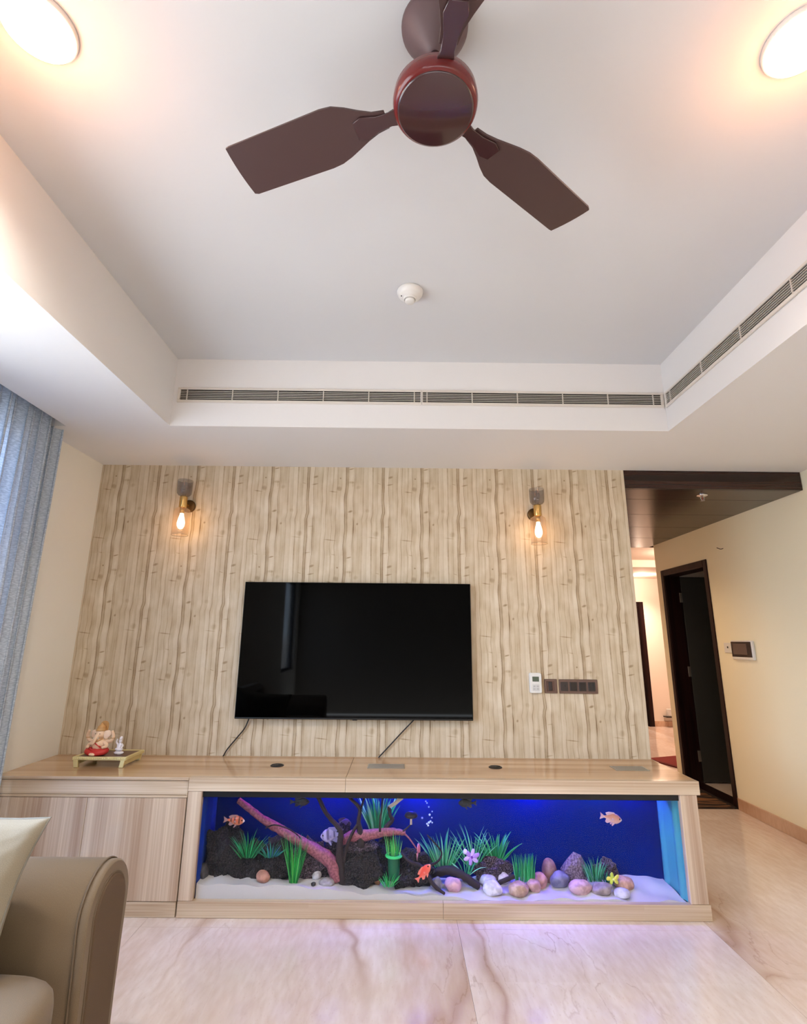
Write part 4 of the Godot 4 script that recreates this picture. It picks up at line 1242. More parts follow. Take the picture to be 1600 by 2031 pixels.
func build_wall_things() -> void:
	# television
	var tv := thing("television", "large black flat screen television hung on the papered wall", "television", V(1.826, 0.857, 0.0))
	part(tv, "cabinet_back", rbox(V(1.42, 0.80, 0.03), 0.012), M.black, V(0, 0.43, 0.026))
	part(tv, "bezel", rbox(V(1.479, 0.845, 0.018), 0.003), M.black, V(0, 0.4225, 0.050))
	part(tv, "screen", rbox(V(1.471, 0.832, 0.002), 0.0005), M.screen, V(0, 0.426, 0.0595))
	part(tv, "logo_bar", rbox(V(0.03, 0.006, 0.006), 0.001), M.switch_dark, V(0.005, -0.002, 0.052))
	part(tv, "wall_mount", rbox(V(0.5, 0.4, 0.012), 0.002), M.alu, V(0, 0.42, 0.0065))
	var cb := thing("power_cable", "black cable curving down from the left underside of the television", "cable", V(1.025, DECK, 0.012))
	part(cb, "cord", tube([V(0.150, 0.245, 0.010), V(0.140, 0.212, 0.008), V(0.118, 0.160, 0.006), V(0.070, 0.100, 0.004), V(0.022, 0.040, 0.004), V(0.0, 0.0, 0.003), V(-0.006, -0.008, 0.003)], [0.0038, 0.0038, 0.0038, 0.0038, 0.0038, 0.0038, 0.0038], 8, 6), M.cable)
	cb = thing("power_cable", "straight black cable slanting down from the right underside of the television", "cable", V(1.983, DECK, 0.012))
	part(cb, "cord", tube([V(0.240, 0.245, 0.012), V(0.205, 0.210, 0.008), V(0.140, 0.145, 0.005), V(0.075, 0.078, 0.004), V(0.012, 0.014, 0.004), V(-0.004, -0.004, 0.004)], [0.0038, 0.0038, 0.0038, 0.0038, 0.0038, 0.0038], 8, 5), M.cable)
	# sconces: brass socket on a wall disc, smoked cup above, clear cylinder with a lit bulb below
	sconce(V(0.640, 2.222, 0.0), "left glass wall sconce with one glowing bulb above the television")
	sconce(V(3.022, 2.188, 0.0), "right glass wall sconce with one glowing bulb above the switches")
	# thermostat and switches
	var th := thing("thermostat", "white upright thermostat with a small grey display left of the switches", "thermostat", V(2.974, 1.081, 0.0))
	part(th, "housing", prism(round_rect(0.076, 0.124, 0.010), 0.022, 0.003), M.white_plastic, V(0, 0, 0.011))
	part(th, "display", rbox(V(0.042, 0.030, 0.003), 0.0008), M.lcd, V(0, 0.024, 0.0222))
	part(th, "keypad", rbox(V(0.044, 0.040, 0.003), 0.001), mat(Color(0.80, 0.79, 0.78), 0.4), V(0, -0.028, 0.0216))
	for k: Array in [[-0.011, -0.020], [0.011, -0.020], [-0.011, -0.036], [0.011, -0.036]]:
		part(th, "button", rbox(V(0.014, 0.009, 0.003), 0.001), mat(Color(0.72, 0.71, 0.70), 0.4), V(k[0], k[1], 0.0232))
	var s1 := thing("switch_plate", "small brown square switch plate right beside the thermostat", "switch", V(3.073, 1.062, 0.0), 0.0, "brown switch plates")
	part(s1, "plate", prism(round_rect(0.080, 0.086, 0.004), 0.010, 0.002), M.switch_plate, V(0, 0, 0.005))
	part(s1, "rim", prism(round_rect(0.050, 0.062, 0.003), 0.004, 0.001), mat(Color(0.36, 0.26, 0.22), 0.35, 0.3), V(-0.004, 0, 0.0105))
	part(s1, "rocker", rbox(V(0.023, 0.054, 0.006), 0.002), M.switch_dark, V(-0.004, 0, 0.0125))
	var s2 := thing("switch_plate", "long brown switch plate with four square modules", "switch", V(3.2495, 1.061, 0.0), 0.0, "brown switch plates")
	part(s2, "plate", prism(round_rect(0.246, 0.086, 0.004), 0.010, 0.002), M.switch_plate, V(0, 0, 0.005))
	for i in 4:
		var x := -0.092 + i * 0.0585
		var md := part(s2, "module", rbox(V(0.045, 0.055, 0.005), 0.0015), M.switch_dark, V(x, 0, 0.0115))
		if i == 0:
			part(md, "socket_slot", rbox(V(0.006, 0.012, 0.002), 0.0005), M.black, V(0.004, 0.004, 0.0025))
		elif i < 3:
			part(md, "rocker", rbox(V(0.038, 0.048, 0.003), 0.001), mat(Color(0.14, 0.10, 0.09), 0.35), V(0, 0, 0.003))
		else:
			part(md, "rocker", rbox(V(0.017, 0.048, 0.003), 0.001), mat(Color(0.14, 0.10, 0.09), 0.35), V(-0.0095, 0, 0.003))
			part(md, "rocker", rbox(V(0.017, 0.048, 0.003), 0.001), mat(Color(0.12, 0.09, 0.085), 0.35), V(0.0095, 0, 0.003))
	for x: float in [-0.0628, -0.0043, 0.0542]:
		part(s2, "divider", rbox(V(0.004, 0.058, 0.004), 0.001), mat(Color(0.42, 0.33, 0.29), 0.35, 0.4), V(x, 0, 0.011))


func sconce(at: Vector3, label: String) -> void:
	var s := thing("wall_sconce", label, "wall lamp", at, 0.0, "glass wall sconces")
	var plate := part(s, "wall_disc", lathe(crisp([Vector2(0.0, 0.0), Vector2(0.045, 0.0), Vector2(0.045, 0.012), Vector2(0.040, 0.018), Vector2(0.0, 0.018)]), 36), M.brass_dark)
	plate.rotation.x = PI / 2
	part(s, "arm", tube([V(0, 0, 0.015), V(0, 0, 0.06), V(0, 0, 0.095)], [0.010, 0.009, 0.009], 12, 3), M.brass)
	var z := 0.105
	part(s, "socket", lathe(crisp([Vector2(0.0, -0.036), Vector2(0.023, -0.036), Vector2(0.025, -0.03), Vector2(0.025, 0.038), Vector2(0.022, 0.044), Vector2(0.0, 0.044)]), 28), M.brass, V(0, 0, z))
	part(s, "lower_holder", lathe([Vector2(0.0, -0.075), Vector2(0.014, -0.074), Vector2(0.017, -0.036), Vector2(0.0, -0.034)], 20), M.brass, V(0, 0, z))
	# lower clear cylinder, open below
	part(s, "lower_glass", lathe([Vector2(0.0535, -0.222), Vector2(0.0535, -0.07), Vector2(0.049, -0.05), Vector2(0.038, -0.040), Vector2(0.024, -0.036)], 40), M.clear_glass, V(0, 0, z))
	part(s, "glass_rim", lathe([Vector2(0.0525, -0.222), Vector2(0.0545, -0.2235), Vector2(0.0545, -0.219), Vector2(0.0525, -0.2195)], 40), M.clear_glass, V(0, 0, z))
	# upper smoked cup, open above
	part(s, "upper_glass", lathe([Vector2(0.02, 0.044), Vector2(0.036, 0.050), Vector2(0.046, 0.062), Vector2(0.049, 0.085), Vector2(0.050, 0.155)], 40), M.smoke_glass, V(0, 0, z))
	part(s, "upper_bulb", lathe([Vector2(0.011, 0.045), Vector2(0.013, 0.062), Vector2(0.020, 0.09), Vector2(0.021, 0.115), Vector2(0.014, 0.14), Vector2(0.0, 0.149)], 24), M.clear_glass, V(0, 0, z), Vector3.ZERO, "unlit clear bulb")
	part(s, "bulb", lathe([Vector2(0.0, -0.182), Vector2(0.014, -0.176), Vector2(0.023, -0.158), Vector2(0.025, -0.138), Vector2(0.020, -0.112), Vector2(0.013, -0.085), Vector2(0.012, -0.074)], 24), glow(Color(1.0, 0.90, 0.74), 6.0), V(0, 0, z), Vector3.ZERO, "glowing warm bulb")
	add_omni(s, Color(1.0, 0.76, 0.48), 0.034, V(0, -0.14, z), 0.02)


# ---------------------------------------------------------------- ceiling things

func vent(label: String, at: Vector3, turn: float, w: float, bars: Array, wl := 0.016, wr := 0.016) -> void:
	# origin: left end of the frame's lower edge on the wall face; runs along +x, faces +z
	var v := thing("air_vent", label, "air vent", at, turn, "slotted air vents of the tray")
	var h := 0.094
	slab(v, "backing", V(0.005, 0.005, 0.0003), V(w - 0.005, h - 0.005, 0.0015), M.vent_dark)
	board(v, "frame_bar", V(0, 0, 0), V(w, 0.017, 0.010), M.vent_frame, 0.002)
	board(v, "frame_bar", V(0, h - 0.013, 0), V(w, h, 0.010), M.vent_frame, 0.002)
	board(v, "frame_bar", V(0, 0.017, 0), V(wl, h - 0.013, 0.010), M.vent_frame, 0.002)
	board(v, "frame_bar", V(w - wr, 0.017, 0), V(w, h - 0.013, 0.010), M.vent_frame, 0.002)
	for k in 5:
		var y := 0.0275 + k * 0.0107
		board(v, "slat", V(wl, y - 0.0012, 0.001), V(w - wr, y + 0.0012, 0.008), M.vent_slat, 0.0006)
	for x: float in bars:
		board(v, "mullion", V(x - 0.0025, 0.017, 0.0012), V(x + 0.0025, h - 0.013, 0.0085), M.vent_slat, 0.0008)


func build_ceiling_things() -> void:
	vent("left half of the long slotted air vent above the television wall", V(0.800, 2.664, 0.7072), 0.0, 1.417, [0.055, 0.318, 0.582, 0.846, 1.110, 1.375], 0.016, 0.006)
	vent("right half of the long slotted air vent above the television wall", V(2.2185, 2.664, 0.7072), 0.0, 1.410, [0.030, 0.293, 0.557, 0.821, 1.085, 1.349], 0.006, 0.016)
	vent("slotted air vent on the right side of the ceiling tray", V(3.6375, 2.658, 0.722), -PI / 2, 2.6, [0.058, 0.372, 0.684, 1.0, 1.316, 1.63, 1.95, 2.26])
	# fan
	var f := thing("ceiling_fan", "glossy brown three bladed ceiling fan hanging from the tray", "ceiling fan", V(2.182, TOP, 2.440))
	part(f, "canopy", lathe(crisp([Vector2(0.0, -0.105), Vector2(0.016, -0.105), Vector2(0.026, -0.095), Vector2(0.070, -0.045), Vector2(0.088, -0.020), Vector2(0.090, -0.001), Vector2(0.0, -0.001)], 0.004), 40), M.fan_matt)
	part(f, "rod", lathe(crisp([Vector2(0.0, -0.25), Vector2(0.014, -0.25), Vector2(0.014, -0.09), Vector2(0.0, -0.09)]), 20), M.fan)
	var my := 2.655 - TOP
	part(f, "motor_housing", lathe(crisp([Vector2(0.0, my - 0.001), Vector2(0.099, my - 0.001), Vector2(0.106, my + 0.006), Vector2(0.109, my + 0.020), Vector2(0.106, my + 0.045), Vector2(0.085, my + 0.062), Vector2(0.03, my + 0.070), Vector2(0.0, my + 0.070)], 0.002), 56), M.fan_rim)
	part(f, "bottom_cap", lathe(crisp([Vector2(0.0, my - 0.006), Vector2(0.093, my - 0.006), Vector2(0.097, my - 0.003), Vector2(0.097, my)], 0.001), 56), M.fan)
	for k in 3:
		var deg: float = [51.0, 171.0, 291.0][k]       # clockwise seen from above, from -z
		var yaw := -deg_to_rad(deg) + PI / 2           # the blade mesh points along +x
		var b := part(f, "blade", blade_mesh(), M.fan_blade, V(0, my + 0.03, 0))
		b.basis = Basis(Vector3.UP, yaw) * Basis(Vector3.RIGHT, 0.14) * Basis(Vector3.RIGHT, -PI / 2)
		part(b, "blade_bracket", prism(PackedVector2Array([Vector2(0.09, 0.024), Vector2(0.125, 0.017), Vector2(0.16, 0.019), Vector2(0.20, 0.030), Vector2(0.225, 0.022), Vector2(0.225, -0.022), Vector2(0.20, -0.030), Vector2(0.16, -0.019), Vector2(0.125, -0.017), Vector2(0.09, -0.024)]), 0.006, 0.001), M.fan, V(0, 0, -0.006))
	# smoke detector
	var sd := thing("smoke_detector", "round white smoke detector on the tray ceiling", "smoke detector", V(2.136, TOP, 1.350))
	part(sd, "base", lathe(crisp([Vector2(0.030, -0.040), Vector2(0.052, -0.030), Vector2(0.060, -0.016), Vector2(0.062, -0.001), Vector2(0.0, -0.001)], 0.003), 40), M.white_plastic)
	part(sd, "slot_ring", lathe([Vector2(0.0, -0.040), Vector2(0.028, -0.0405), Vector2(0.0285, -0.046), Vector2(0.0, -0.046)], 36), M.vent_dark)
	part(sd, "sensor_head", lathe(crisp([Vector2(0.0, -0.062), Vector2(0.020, -0.062), Vector2(0.024, -0.057), Vector2(0.024, -0.048), Vector2(0.0, -0.045)], 0.001), 36), M.white_plastic)
	part(sd, "sensor_collar", lathe(crisp([Vector2(0.0255, -0.040), Vector2(0.0255, -0.050), Vector2(0.029, -0.050), Vector2(0.031, -0.040)], 0.0008), 36), M.white_plastic)
	part(sd, "indicator", blob(V(0.003, 0.003, 0.003), 0, 1, 1, 10), M.vent_dark, V(-0.040, -0.036, 0.012))
	# round lamps
	downlight(V(1.115, TOP, 2.430), "round glowing ceiling lamp at the upper left of the tray")
	downlight(V(3.185, TOP, 2.420), "round glowing ceiling lamp at the upper right of the tray")


func blade_mesh() -> ArrayMesh:
	var top := []
	var bot := []
	for i in 15:
		var t := i / 14.0
		var r := 0.135 + t * 0.455
		var w := lerpf(0.022, 0.080, smoothstep(0.0, 0.34, t)) - 0.006 * t
		top.append(Vector2(r, w))
		bot.append(Vector2(r, -lerpf(0.022, 0.074, smoothstep(0.0, 0.42, t))))
	var poly := PackedVector2Array()
	for p in bot:
		poly.append(p)
	for k in 7:
		var a := lerpf(-0.115, 0.12, k / 6.0)
		poly.append(Vector2(cos(a), sin(a)) * 0.605)
	top.reverse()
	for p in top:
		poly.append(p)
	return prism(poly, 0.006, 0.0015)


func downlight(at: Vector3, label: String) -> void:
	var d := thing("ceiling_lamp", label, "ceiling lamp", at, 0.0, "round ceiling lamps of the tray")
	part(d, "lamp_ring", lathe(crisp([Vector2(0.088, -0.014), Vector2(0.091, -0.014), Vector2(0.093, -0.010), Vector2(0.094, 0.0), Vector2(0.088, 0.0)]), 48), M.white_plastic)
	part(d, "lamp_diffuser", lathe([Vector2(0.0, -0.024), Vector2(0.06, -0.0235), Vector2(0.0865, -0.018), Vector2(0.0875, -0.004)], 48), glow(Color(1.0, 0.94, 0.84), 5.0))
	add_omni(d, Color(1.0, 0.64, 0.38), 0.11, V(0, -0.14, 0), 0.08)
	add_beam(d, Color(1.0, 0.97, 0.92), 3.9, V(0, -0.03, 0), 0.08, 80.0)


# ---------------------------------------------------------------- little table with idols

func build_idols() -> void:
	var g := thing("prayer_stool", "small golden stool with a patterned edge on the left of the worktop", "stool", V(0.435, DECK, 0.232))
	board(g, "top_plate", V(-0.135, 0.042, -0.095), V(0.140, 0.052, 0.090), hex("6b4a3c", 0.35), 0.001)
	for e: Array in [[V(-0.150, 0.038, 0.088), V(0.153, 0.056, 0.104)], [V(-0.150, 0.038, -0.108), V(0.153, 0.056, -0.093)], [V(-0.150, 0.038, -0.094), V(-0.134, 0.056, 0.089)], [V(0.137, 0.038, -0.094), V(0.153, 0.056, 0.089)]]:
		board(g, "rim", e[0], e[1], M.gold, 0.003)
	for i in 26:
		part(g, "bead", blob(V(0.0042, 0.0042, 0.003), 0, 1, 1, 8), M.gold, V(-0.143 + i * 0.0116, 0.048, 0.1045))
	for s: float in [-1.0, 1.0]:
		for zz: Array in [[0.094, 0.016], [-0.098, 0.016]]:
			part(g, "leg", prism(PackedVector2Array([Vector2(-0.012, 0.0), Vector2(0.012, 0.0), Vector2(0.020, 0.039), Vector2(-0.006, 0.039)]) if s > 0 else PackedVector2Array([Vector2(-0.012, 0.0), Vector2(0.012, 0.0), Vector2(0.006, 0.039), Vector2(-0.020, 0.039)]), zz[1], 0.002, false), M.gold, V(s * 0.125, 0.0005, zz[0]))
		part(g, "side_apron", prism(PackedVector2Array([Vector2(-0.086, 0.012), Vector2(0.086, 0.012), Vector2(0.086, 0.038), Vector2(-0.086, 0.038)]), 0.008, 0.001, false), M.gold, V(s * 0.134, 0, 0), V(0, PI / 2, 0))
	# seated elephant-headed deity
	var y0 := DECK + 0.0525
	var k := thing("deity_figurine", "seated elephant headed deity figurine with red garment and golden crown", "figurine", V(0.388, y0, 0.262), -0.12)
	var skin := hex("ecc9a8", 0.45)
	var red := hex("c8342f", 0.5)
	var gold := hex("c99a62", 0.45, 0.1)
	part(k, "garment", blob(V(0.058, 0.022, 0.042), 0.12, 1.4, 3, 24), red, V(0, 0.022, 0))
	for s: float in [-1.0, 1.0]:
		part(k, "leg", tube([V(s * 0.018, 0.03, 0.0), V(s * 0.052, 0.024, 0.022), V(s * 0.02, 0.016, 0.044), V(s * -0.008, 0.012, 0.046)], [0.016, 0.017, 0.014, 0.009], 12, 4), red)
		part(k, "foot", blob(V(0.014, 0.008, 0.012), 0.1, 1.2, 5, 14), skin, V(s * -0.006, 0.012, 0.052))
		part(k, "ear", blob(V(0.021, 0.023, 0.006), 0.2, 1.3, 8, 18), hex("f0d2b8", 0.5), V(s * 0.040, 0.110, 0.002), V(0, s * 0.35, s * -0.25))
		part(k, "upper_arm", tube([V(s * 0.028, 0.075, -0.004), V(s * 0.064, 0.074, -0.004), V(s * 0.080, 0.100, 0.0), V(s * 0.070, 0.130, 0.004)], [0.012, 0.010, 0.009, 0.007], 10, 4), skin)
		part(k, "lower_arm", tube([V(s * 0.030, 0.07, 0.006), V(s * 0.055, 0.052, 0.014), V(s * 0.044, 0.046, 0.038)], [0.012, 0.010, 0.008], 10, 4), skin)
		part(k, "tusk", tube([V(s * 0.010, 0.098, 0.034), V(s * 0.016, 0.090, 0.044)], [0.003, 0.0015], 8, 3), hex("f4eee0", 0.4))
		part(k, "eye", blob(V(0.003, 0.0022, 0.0015), 0, 1, 1, 8), hex("2a1a14", 0.3), V(s * 0.013, 0.116, 0.0285))
		part(k, "bangle", lathe([Vector2(0.010, -0.002), Vector2(0.0125, 0.0), Vector2(0.010, 0.002)], 14), gold, V(s * 0.077, 0.092, -0.001))
	part(k, "torso", blob(V(0.036, 0.036, 0.032), 0.05, 1.0, 4, 24), skin, V(0, 0.058, 0.006))
	part(k, "sash", tube([V(-0.026, 0.086, 0.016), V(0.0, 0.066, 0.036), V(0.026, 0.046, 0.026)], [0.004, 0.004, 0.004], 8, 4), red)
	part(k, "necklace", tube([V(-0.024, 0.092, 0.012), V(-0.012, 0.080, 0.032), V(0.0, 0.076, 0.036), V(0.012, 0.080, 0.032), V(0.024, 0.092, 0.012)], [0.003, 0.003, 0.003, 0.003, 0.003], 8, 4), gold)
	part(k, "head", blob(V(0.028, 0.028, 0.026), 0.06, 1.0, 6, 22), skin, V(0, 0.112, 0.006))
	part(k, "trunk", tube([V(0, 0.108, 0.028), V(0.0, 0.094, 0.042), V(-0.004, 0.076, 0.046), V(-0.014, 0.064, 0.044), V(-0.022, 0.066, 0.044)], [0.012, 0.010, 0.008, 0.006, 0.005], 12, 4), skin)
	part(k, "crown", lathe([Vector2(0.0, 0.128), Vector2(0.027, 0.129), Vector2(0.030, 0.133), Vector2(0.025, 0.137), Vector2(0.021, 0.148), Vector2(0.022, 0.151), Vector2(0.012, 0.160), Vector2(0.004, 0.168), Vector2(0.0, 0.172)], 24), gold)
	part(k, "halo", prism(round_rect(0.050, 0.060, 0.022, 6), 0.006, 0.001), gold, V(0.006, 0.150, -0.016))
	# small white idol
	var w := thing("white_figurine", "tiny white seated figurine on the golden stool", "figurine", V(0.496, y0, 0.245), -0.1)
	var wm := hex("ece6ea", 0.4)
	part(w, "base", blob(V(0.027, 0.011, 0.020), 0.12, 1.4, 21, 18), wm, V(0, 0.0095, 0))
	part(w, "body", blob(V(0.016, 0.024, 0.013), 0.1, 1.2, 22, 18), wm, V(0, 0.038, 0))
	part(w, "lap", blob(V(0.024, 0.010, 0.016), 0.15, 1.4, 23, 16), wm, V(0.002, 0.028, 0.004))
	part(w, "head", blob(V(0.010, 0.012, 0.010), 0.05, 1.0, 24, 16), wm, V(0.003, 0.071, 0.002))
	part(w, "crown", lathe([Vector2(0.0, 0.078), Vector2(0.0095, 0.079), Vector2(0.009, 0.088), Vector2(0.006, 0.095), Vector2(0.0, 0.098)], 16), wm, V(0.004, 0, 0))
	part(w, "arm", tube([V(-0.012, 0.054, 0.0), V(-0.019, 0.066, 0.004), V(-0.015, 0.082, 0.004)], [0.006, 0.0055, 0.005], 10, 4), wm)
	part(w, "arm", tube([V(0.012, 0.054, 0.0), V(0.022, 0.046, 0.006), V(0.018, 0.034, 0.012)], [0.006, 0.0055, 0.005], 10, 4), wm)


# ---------------------------------------------------------------- sofa with cushion

func arm_profile(w: float, h: float, foot: float) -> PackedVector2Array:
	# an upright slab with a full round top, a little wider at the shoulder, in (z, y)
	var out := PackedVector2Array()
	out.append(Vector2(-w * 0.44, foot))
	out.append(Vector2(w * 0.44, foot))
	out.append(Vector2(w * 0.445, h * 0.35))
	out.append(Vector2(w * 0.47, h * 0.60))
	for i in 17:
		var a := PI * i / 16.0
		out.append(Vector2(cos(a) * w / 2, h - w * 0.56 + sin(a) * w * 0.56))
	out.append(Vector2(-w * 0.47, h * 0.60))
	out.append(Vector2(-w * 0.445, h * 0.35))
	return out


func build_sofa() -> void:
	var x1 := 1.192
	var zc := 1.583
	var s := thing("sofa", "olive brown sofa with a rounded arm in the lower left foreground", "sofa", V(0.22, 0, zc))
	# local: x from back (0) to front, z from the far arm (0) towards us
	var L := x1 - 0.22
	var arm := part(s, "arm", prism(arm_profile(0.25, 0.645, 0.03), L - 0.02, 0.012), M.sofa, V((L - 0.02) / 2, 0, 0))
	arm.basis = Basis(V(0, 0, -1), V(0, 1, 0), V(1, 0, 0))
	var fp := part(s, "arm_front", prism(arm_profile(0.246, 0.643, 0.03), 0.03, 0.006), M.sofa, V(L - 0.012, 0, 0))
	fp.basis = arm.basis
	var ip := part(s, "arm_panel", prism(arm_profile(0.176, 0.605, 0.035), 0.012, 0.005), M.sofa_panel, V(L + 0.004, 0, 0))
	ip.basis = arm.basis
	for o: Array in [[0.250, 0.6455, L - 0.024, 0.0035], [0.180, 0.607, L + 0.004, 0.0028]]:
		var pts := []
		for p in arm_profile(o[0], o[1], 0.03):
			pts.append(V(o[2], p.y, -p.x))
		pts.remove_at(0)
		pts.append(V(o[2], 0.03, o[0] * 0.44))
		var r := []
		r.resize(pts.size())
		r.fill(o[3])
		part(s, "piping", tube(pts, r, 6, 2), M.piping)
	var arm2 := part(s, "arm", prism(arm_profile(0.25, 0.645, 0.03), L - 0.02, 0.012), M.sofa, V((L - 0.02) / 2, 0, 2.05))
	arm2.basis = arm.basis
	board(s, "seat_base", V(0.02, 0.06, 0.124), V(L - 0.05, 0.25, 1.926), M.sofa, 0.02)
	board(s, "backrest", V(0.0, 0.06, 0.10), V(0.20, 0.80, 1.95), M.sofa, 0.06)
	for z: float in [0.60, 1.46]:
		part(s, "seat_cushion", blob(V(0.405, 0.098, 0.425), 0.0, 1, 1, 96, false, 3.0), M.sofa, V(0.585, 0.342, z - 0.03))
	for p: Array in [[0.06, 0.0], [L - 0.08, 0.0], [0.06, 2.05], [L - 0.08, 2.05]]:
		part(s, "foot", lathe(crisp([Vector2(0.0, 0.0), Vector2(0.02, 0.0), Vector2(0.026, 0.045), Vector2(0.0, 0.045)]), 16), M.wenge_v, V(p[0], 0, p[1]))
	# cushion leaning in the corner by the arm
	var c := thing("cushion", "pale grey beige cushion leaning on the sofa arm", "cushion", V(0.800, 0.645, 1.825))
	var rot := Basis(Vector3.RIGHT, -0.14) * Basis(Vector3.BACK, -0.13)
	c.basis = rot
	part(c, "cover", pillow_mesh(0.27, 0.225, 0.085), M.pillow)
	part(c, "seam", pillow_seam(0.27, 0.225), mat(Color(0.52, 0.50, 0.46), 0.8))


func pillow_edge(u: float, v: float, a: float, b: float) -> Vector2:
	# square with drawn-in sides and pointed corners
	var x := u * (1.0 - 0.13 * (1.0 - v * v))
	var y := v * (1.0 - 0.13 * (1.0 - u * u))
	return Vector2(x * a, y * b)


func pillow_mesh(a: float, b: float, t: float) -> ArrayMesh:
	var st := begin(true)
	var n := 36
	var noise := FastNoiseLite.new()
	noise.seed = 5
	noise.frequency = 4.0
	for s: float in [-1.0, 1.0]:
		var g := []
		for i in n + 1:
			var row := []
			for j in n + 1:
				var u := 2.0 * i / n - 1.0
				var v := 2.0 * j / n - 1.0
				var p := pillow_edge(u, v, a, b)
				var h := t * pow((1.0 - u * u) * (1.0 - v * v), 0.42)
				var crease := 0.007 * sin((u * 1.4 + v) * 9.0 + 2.0 * noise.get_noise_2d(u, v)) * smoothstep(0.15, 0.85, maxf(absf(u), absf(v))) * (1.0 - maxf(absf(u), absf(v))) * 3.0
				row.append(V(p.x, p.y, s * (h + crease * s + 0.0005)))
			g.append(row)
		for i in n:
			for j in n:
				if s > 0:
					quad(st, g[i][j], g[i + 1][j], g[i + 1][j + 1], g[i][j + 1])
				else:
					quad(st, g[i][j], g[i][j + 1], g[i + 1][j + 1], g[i + 1][j])
	return finish(st)


func pillow_seam(a: float, b: float) -> ArrayMesh:
	var pts := []
	for k in 48:
		var q := k / 12
		var f := (k % 12) / 6.0 - 1.0
		var uv: Vector2 = [Vector2(f, -1), Vector2(1, f), Vector2(-f, 1), Vector2(-1, -f)][q]
		var p := pillow_edge(uv.x, uv.y, a, b)
		pts.append(V(p.x, p.y, 0))
	pts.append(pts[0])
	var r := []
	r.resize(pts.size())
	r.fill(0.003)
	return tube(pts, r, 6, 1)


# ---------------------------------------------------------------- curtain

func build_curtain() -> void:
	var c := thing("curtain", "crinkled blue grey curtain gathered at the left wall", "curtain", V(0.0, 0.02, 0.0))
	var st := begin(true)
	var n := 340
	var rows := 30
	var z0 := 0.615
	var z1 := 1.66
	var pts := []
	var run := [0.0]
	for i in n + 1:
		var u := float(i) / n
		var ph := u * TAU * 18.0 + 1.1 * sin(u * 11.0) + 0.6 * sin(u * 29.0)
		pts.append(Vector2(0.088 + 0.019 * sin(ph) + 0.010 * sin(ph * 0.43 + 1.0) + 0.010 * u, lerpf(z0, z1, u) + 0.012 * sin(ph * 2.0)))
		if i > 0:
			run.append(run[-1] + pts[i].distance_to(pts[i - 1]))
	for i in n:
		for j in rows:
			var q := []
			for e: Array in [[i, j], [i, j + 1], [i + 1, j + 1], [i + 1, j]]:
				var t := float(e[1]) / rows
				var p: Vector2 = pts[e[0]]
				var amp := 1.0 + 0.12 * sin(t * 9.0 + e[0] * 0.05)
				q.append([V(0.09 + (p.x - 0.09) * amp, t * 2.92, p.y + 0.004 * sin(t * 7.0 + e[0] * 0.11)), Vector2(run[e[0]] * 2.6, t * 2.92 * 2.2)])
			for o: int in [0, 3, 2, 0, 2, 1]:
				st.set_uv(q[o][1])
				st.add_vertex(q[o][0])
	var cm := mat(Color.WHITE, 0.85)
	cm.albedo_texture = tex.curtain
	cm.backlight_enabled = true
	cm.backlight = Color(0.62, 0.66, 0.72)
	part(c, "cloth", finish(st), cm)
	board(c, "curtain_rail", V(0.06, 2.91, 0.60), V(0.12, 2.928, 5.5), M.white_plastic)


# ---------------------------------------------------------------- small things round the doorway

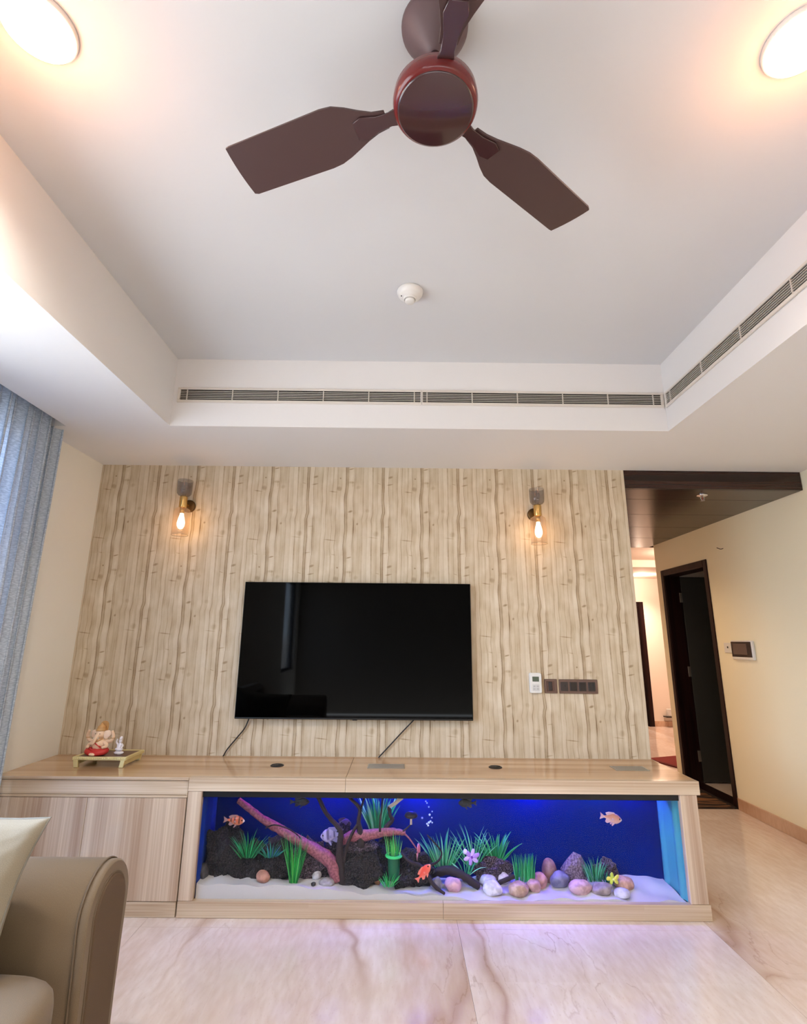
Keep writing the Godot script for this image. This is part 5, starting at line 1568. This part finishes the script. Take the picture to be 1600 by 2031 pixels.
func build_small_things() -> void:
	# doormat and rug
	var m := thing("doormat", "brown patterned mat lying before the dark doorway", "mat", V(4.71, 0.0, -1.615))
	var mm := tri_mat(tex.mat, V(1.3, 1.3, 2.2), 0.95)
	part(m, "pile", rbox(V(0.42, 0.010, 0.70), 0.004), mm, V(0, 0.0052, 0))
	for s: float in [-1.0, 1.0]:
		part(m, "border", rbox(V(0.025, 0.012, 0.70), 0.004), hex("1c1410", 0.9), V(s * 0.2, 0.0062, 0))
	var r := thing("rug", "corner of a red rug on the passage floor beyond the door", "rug", V(5.55, 0.0, -2.98), 0.35)
	part(r, "pile", rbox(V(0.95, 0.012, 0.62), 0.004), hex("7e2420", 0.95), V(0, 0.0062, 0))
	part(r, "border", rbox(V(0.05, 0.013, 0.62), 0.004), hex("5c1814", 0.95), V(-0.45, 0.0067, 0))
	# video door phone and its switch on the right wall; both face -x
	var p := thing("door_phone", "white framed video door phone with a dark screen on the right wall", "door phone", V(RIGHT, 1.283, -0.897), -PI / 2)
	part(p, "housing", prism(round_rect(0.272, 0.154, 0.010), 0.022, 0.004), M.white_plastic, V(0, 0, 0.011))
	part(p, "face", rbox(V(0.254, 0.122, 0.003), 0.001), mat(Color(0.10, 0.065, 0.07), 0.2), V(-0.004, 0.006, 0.0225))
	part(p, "display", rbox(V(0.176, 0.086, 0.002), 0.0005), mat(Color(0.36, 0.29, 0.26), 0.3), V(-0.020, 0.008, 0.0242))
	var sp := thing("wall_socket", "small white wall plate with one dark slot left of the door phone", "wall plate", V(RIGHT, 1.299, -1.101), -PI / 2)
	part(sp, "plate", prism(round_rect(0.100, 0.084, 0.005), 0.010, 0.002), M.white_plastic, V(0, 0, 0.005))
	part(sp, "slot", rbox(V(0.014, 0.016, 0.003), 0.001), M.black, V(0.002, 0.004, 0.0105))
	var wi := thing("wire_stub", "short dark wire stub poking out high on the right wall", "wire", V(RIGHT, 2.147, -1.01))
	part(wi, "wire", tube([V(0.004, 0.0, 0.03), V(-0.006, -0.006, 0.0), V(-0.014, 0.004, -0.02), V(-0.020, 0.012, -0.035)], [0.003, 0.003, 0.003, 0.003], 6), M.gap)
	# sprinkler
	var k := thing("sprinkler", "small chrome sprinkler under the dark plank ceiling", "sprinkler", V(4.304, 2.388, -0.154))
	part(k, "escutcheon", lathe(crisp([Vector2(0.0, -0.014), Vector2(0.018, -0.014), Vector2(0.036, -0.006), Vector2(0.038, 0.0), Vector2(0.0, 0.0)], 0.001), 32), M.chrome)
	for s: float in [-1.0, 1.0]:
		part(k, "yoke", tube([V(s * 0.010, -0.012, 0), V(s * 0.014, -0.026, 0), V(s * 0.004, -0.040, 0)], [0.0022, 0.0022, 0.0022], 6), M.steel)
	part(k, "bulb", lathe([Vector2(0.0, -0.036), Vector2(0.003, -0.034), Vector2(0.003, -0.016), Vector2(0.0, -0.014)], 10), hex("a03a30", 0.3))
	part(k, "deflector", lathe(crisp([Vector2(0.0, -0.044), Vector2(0.014, -0.044), Vector2(0.014, -0.041), Vector2(0.0, -0.040)], 0.0005), 20), M.steel)
	# box on a little ledge on the far wall
	var b := thing("wall_box", "small white box on a dark ledge low on the far passage wall", "box", V(6.515, 0.16, -5.53))
	part(b, "box", rbox(V(0.10, 0.11, 0.05), 0.004), M.white_plastic, V(0.02, 0.062, 0.04))
	part(b, "ledge", rbox(V(0.16, 0.014, 0.12), 0.003), M.wenge_v, V(0.0, 0.0, 0.048))
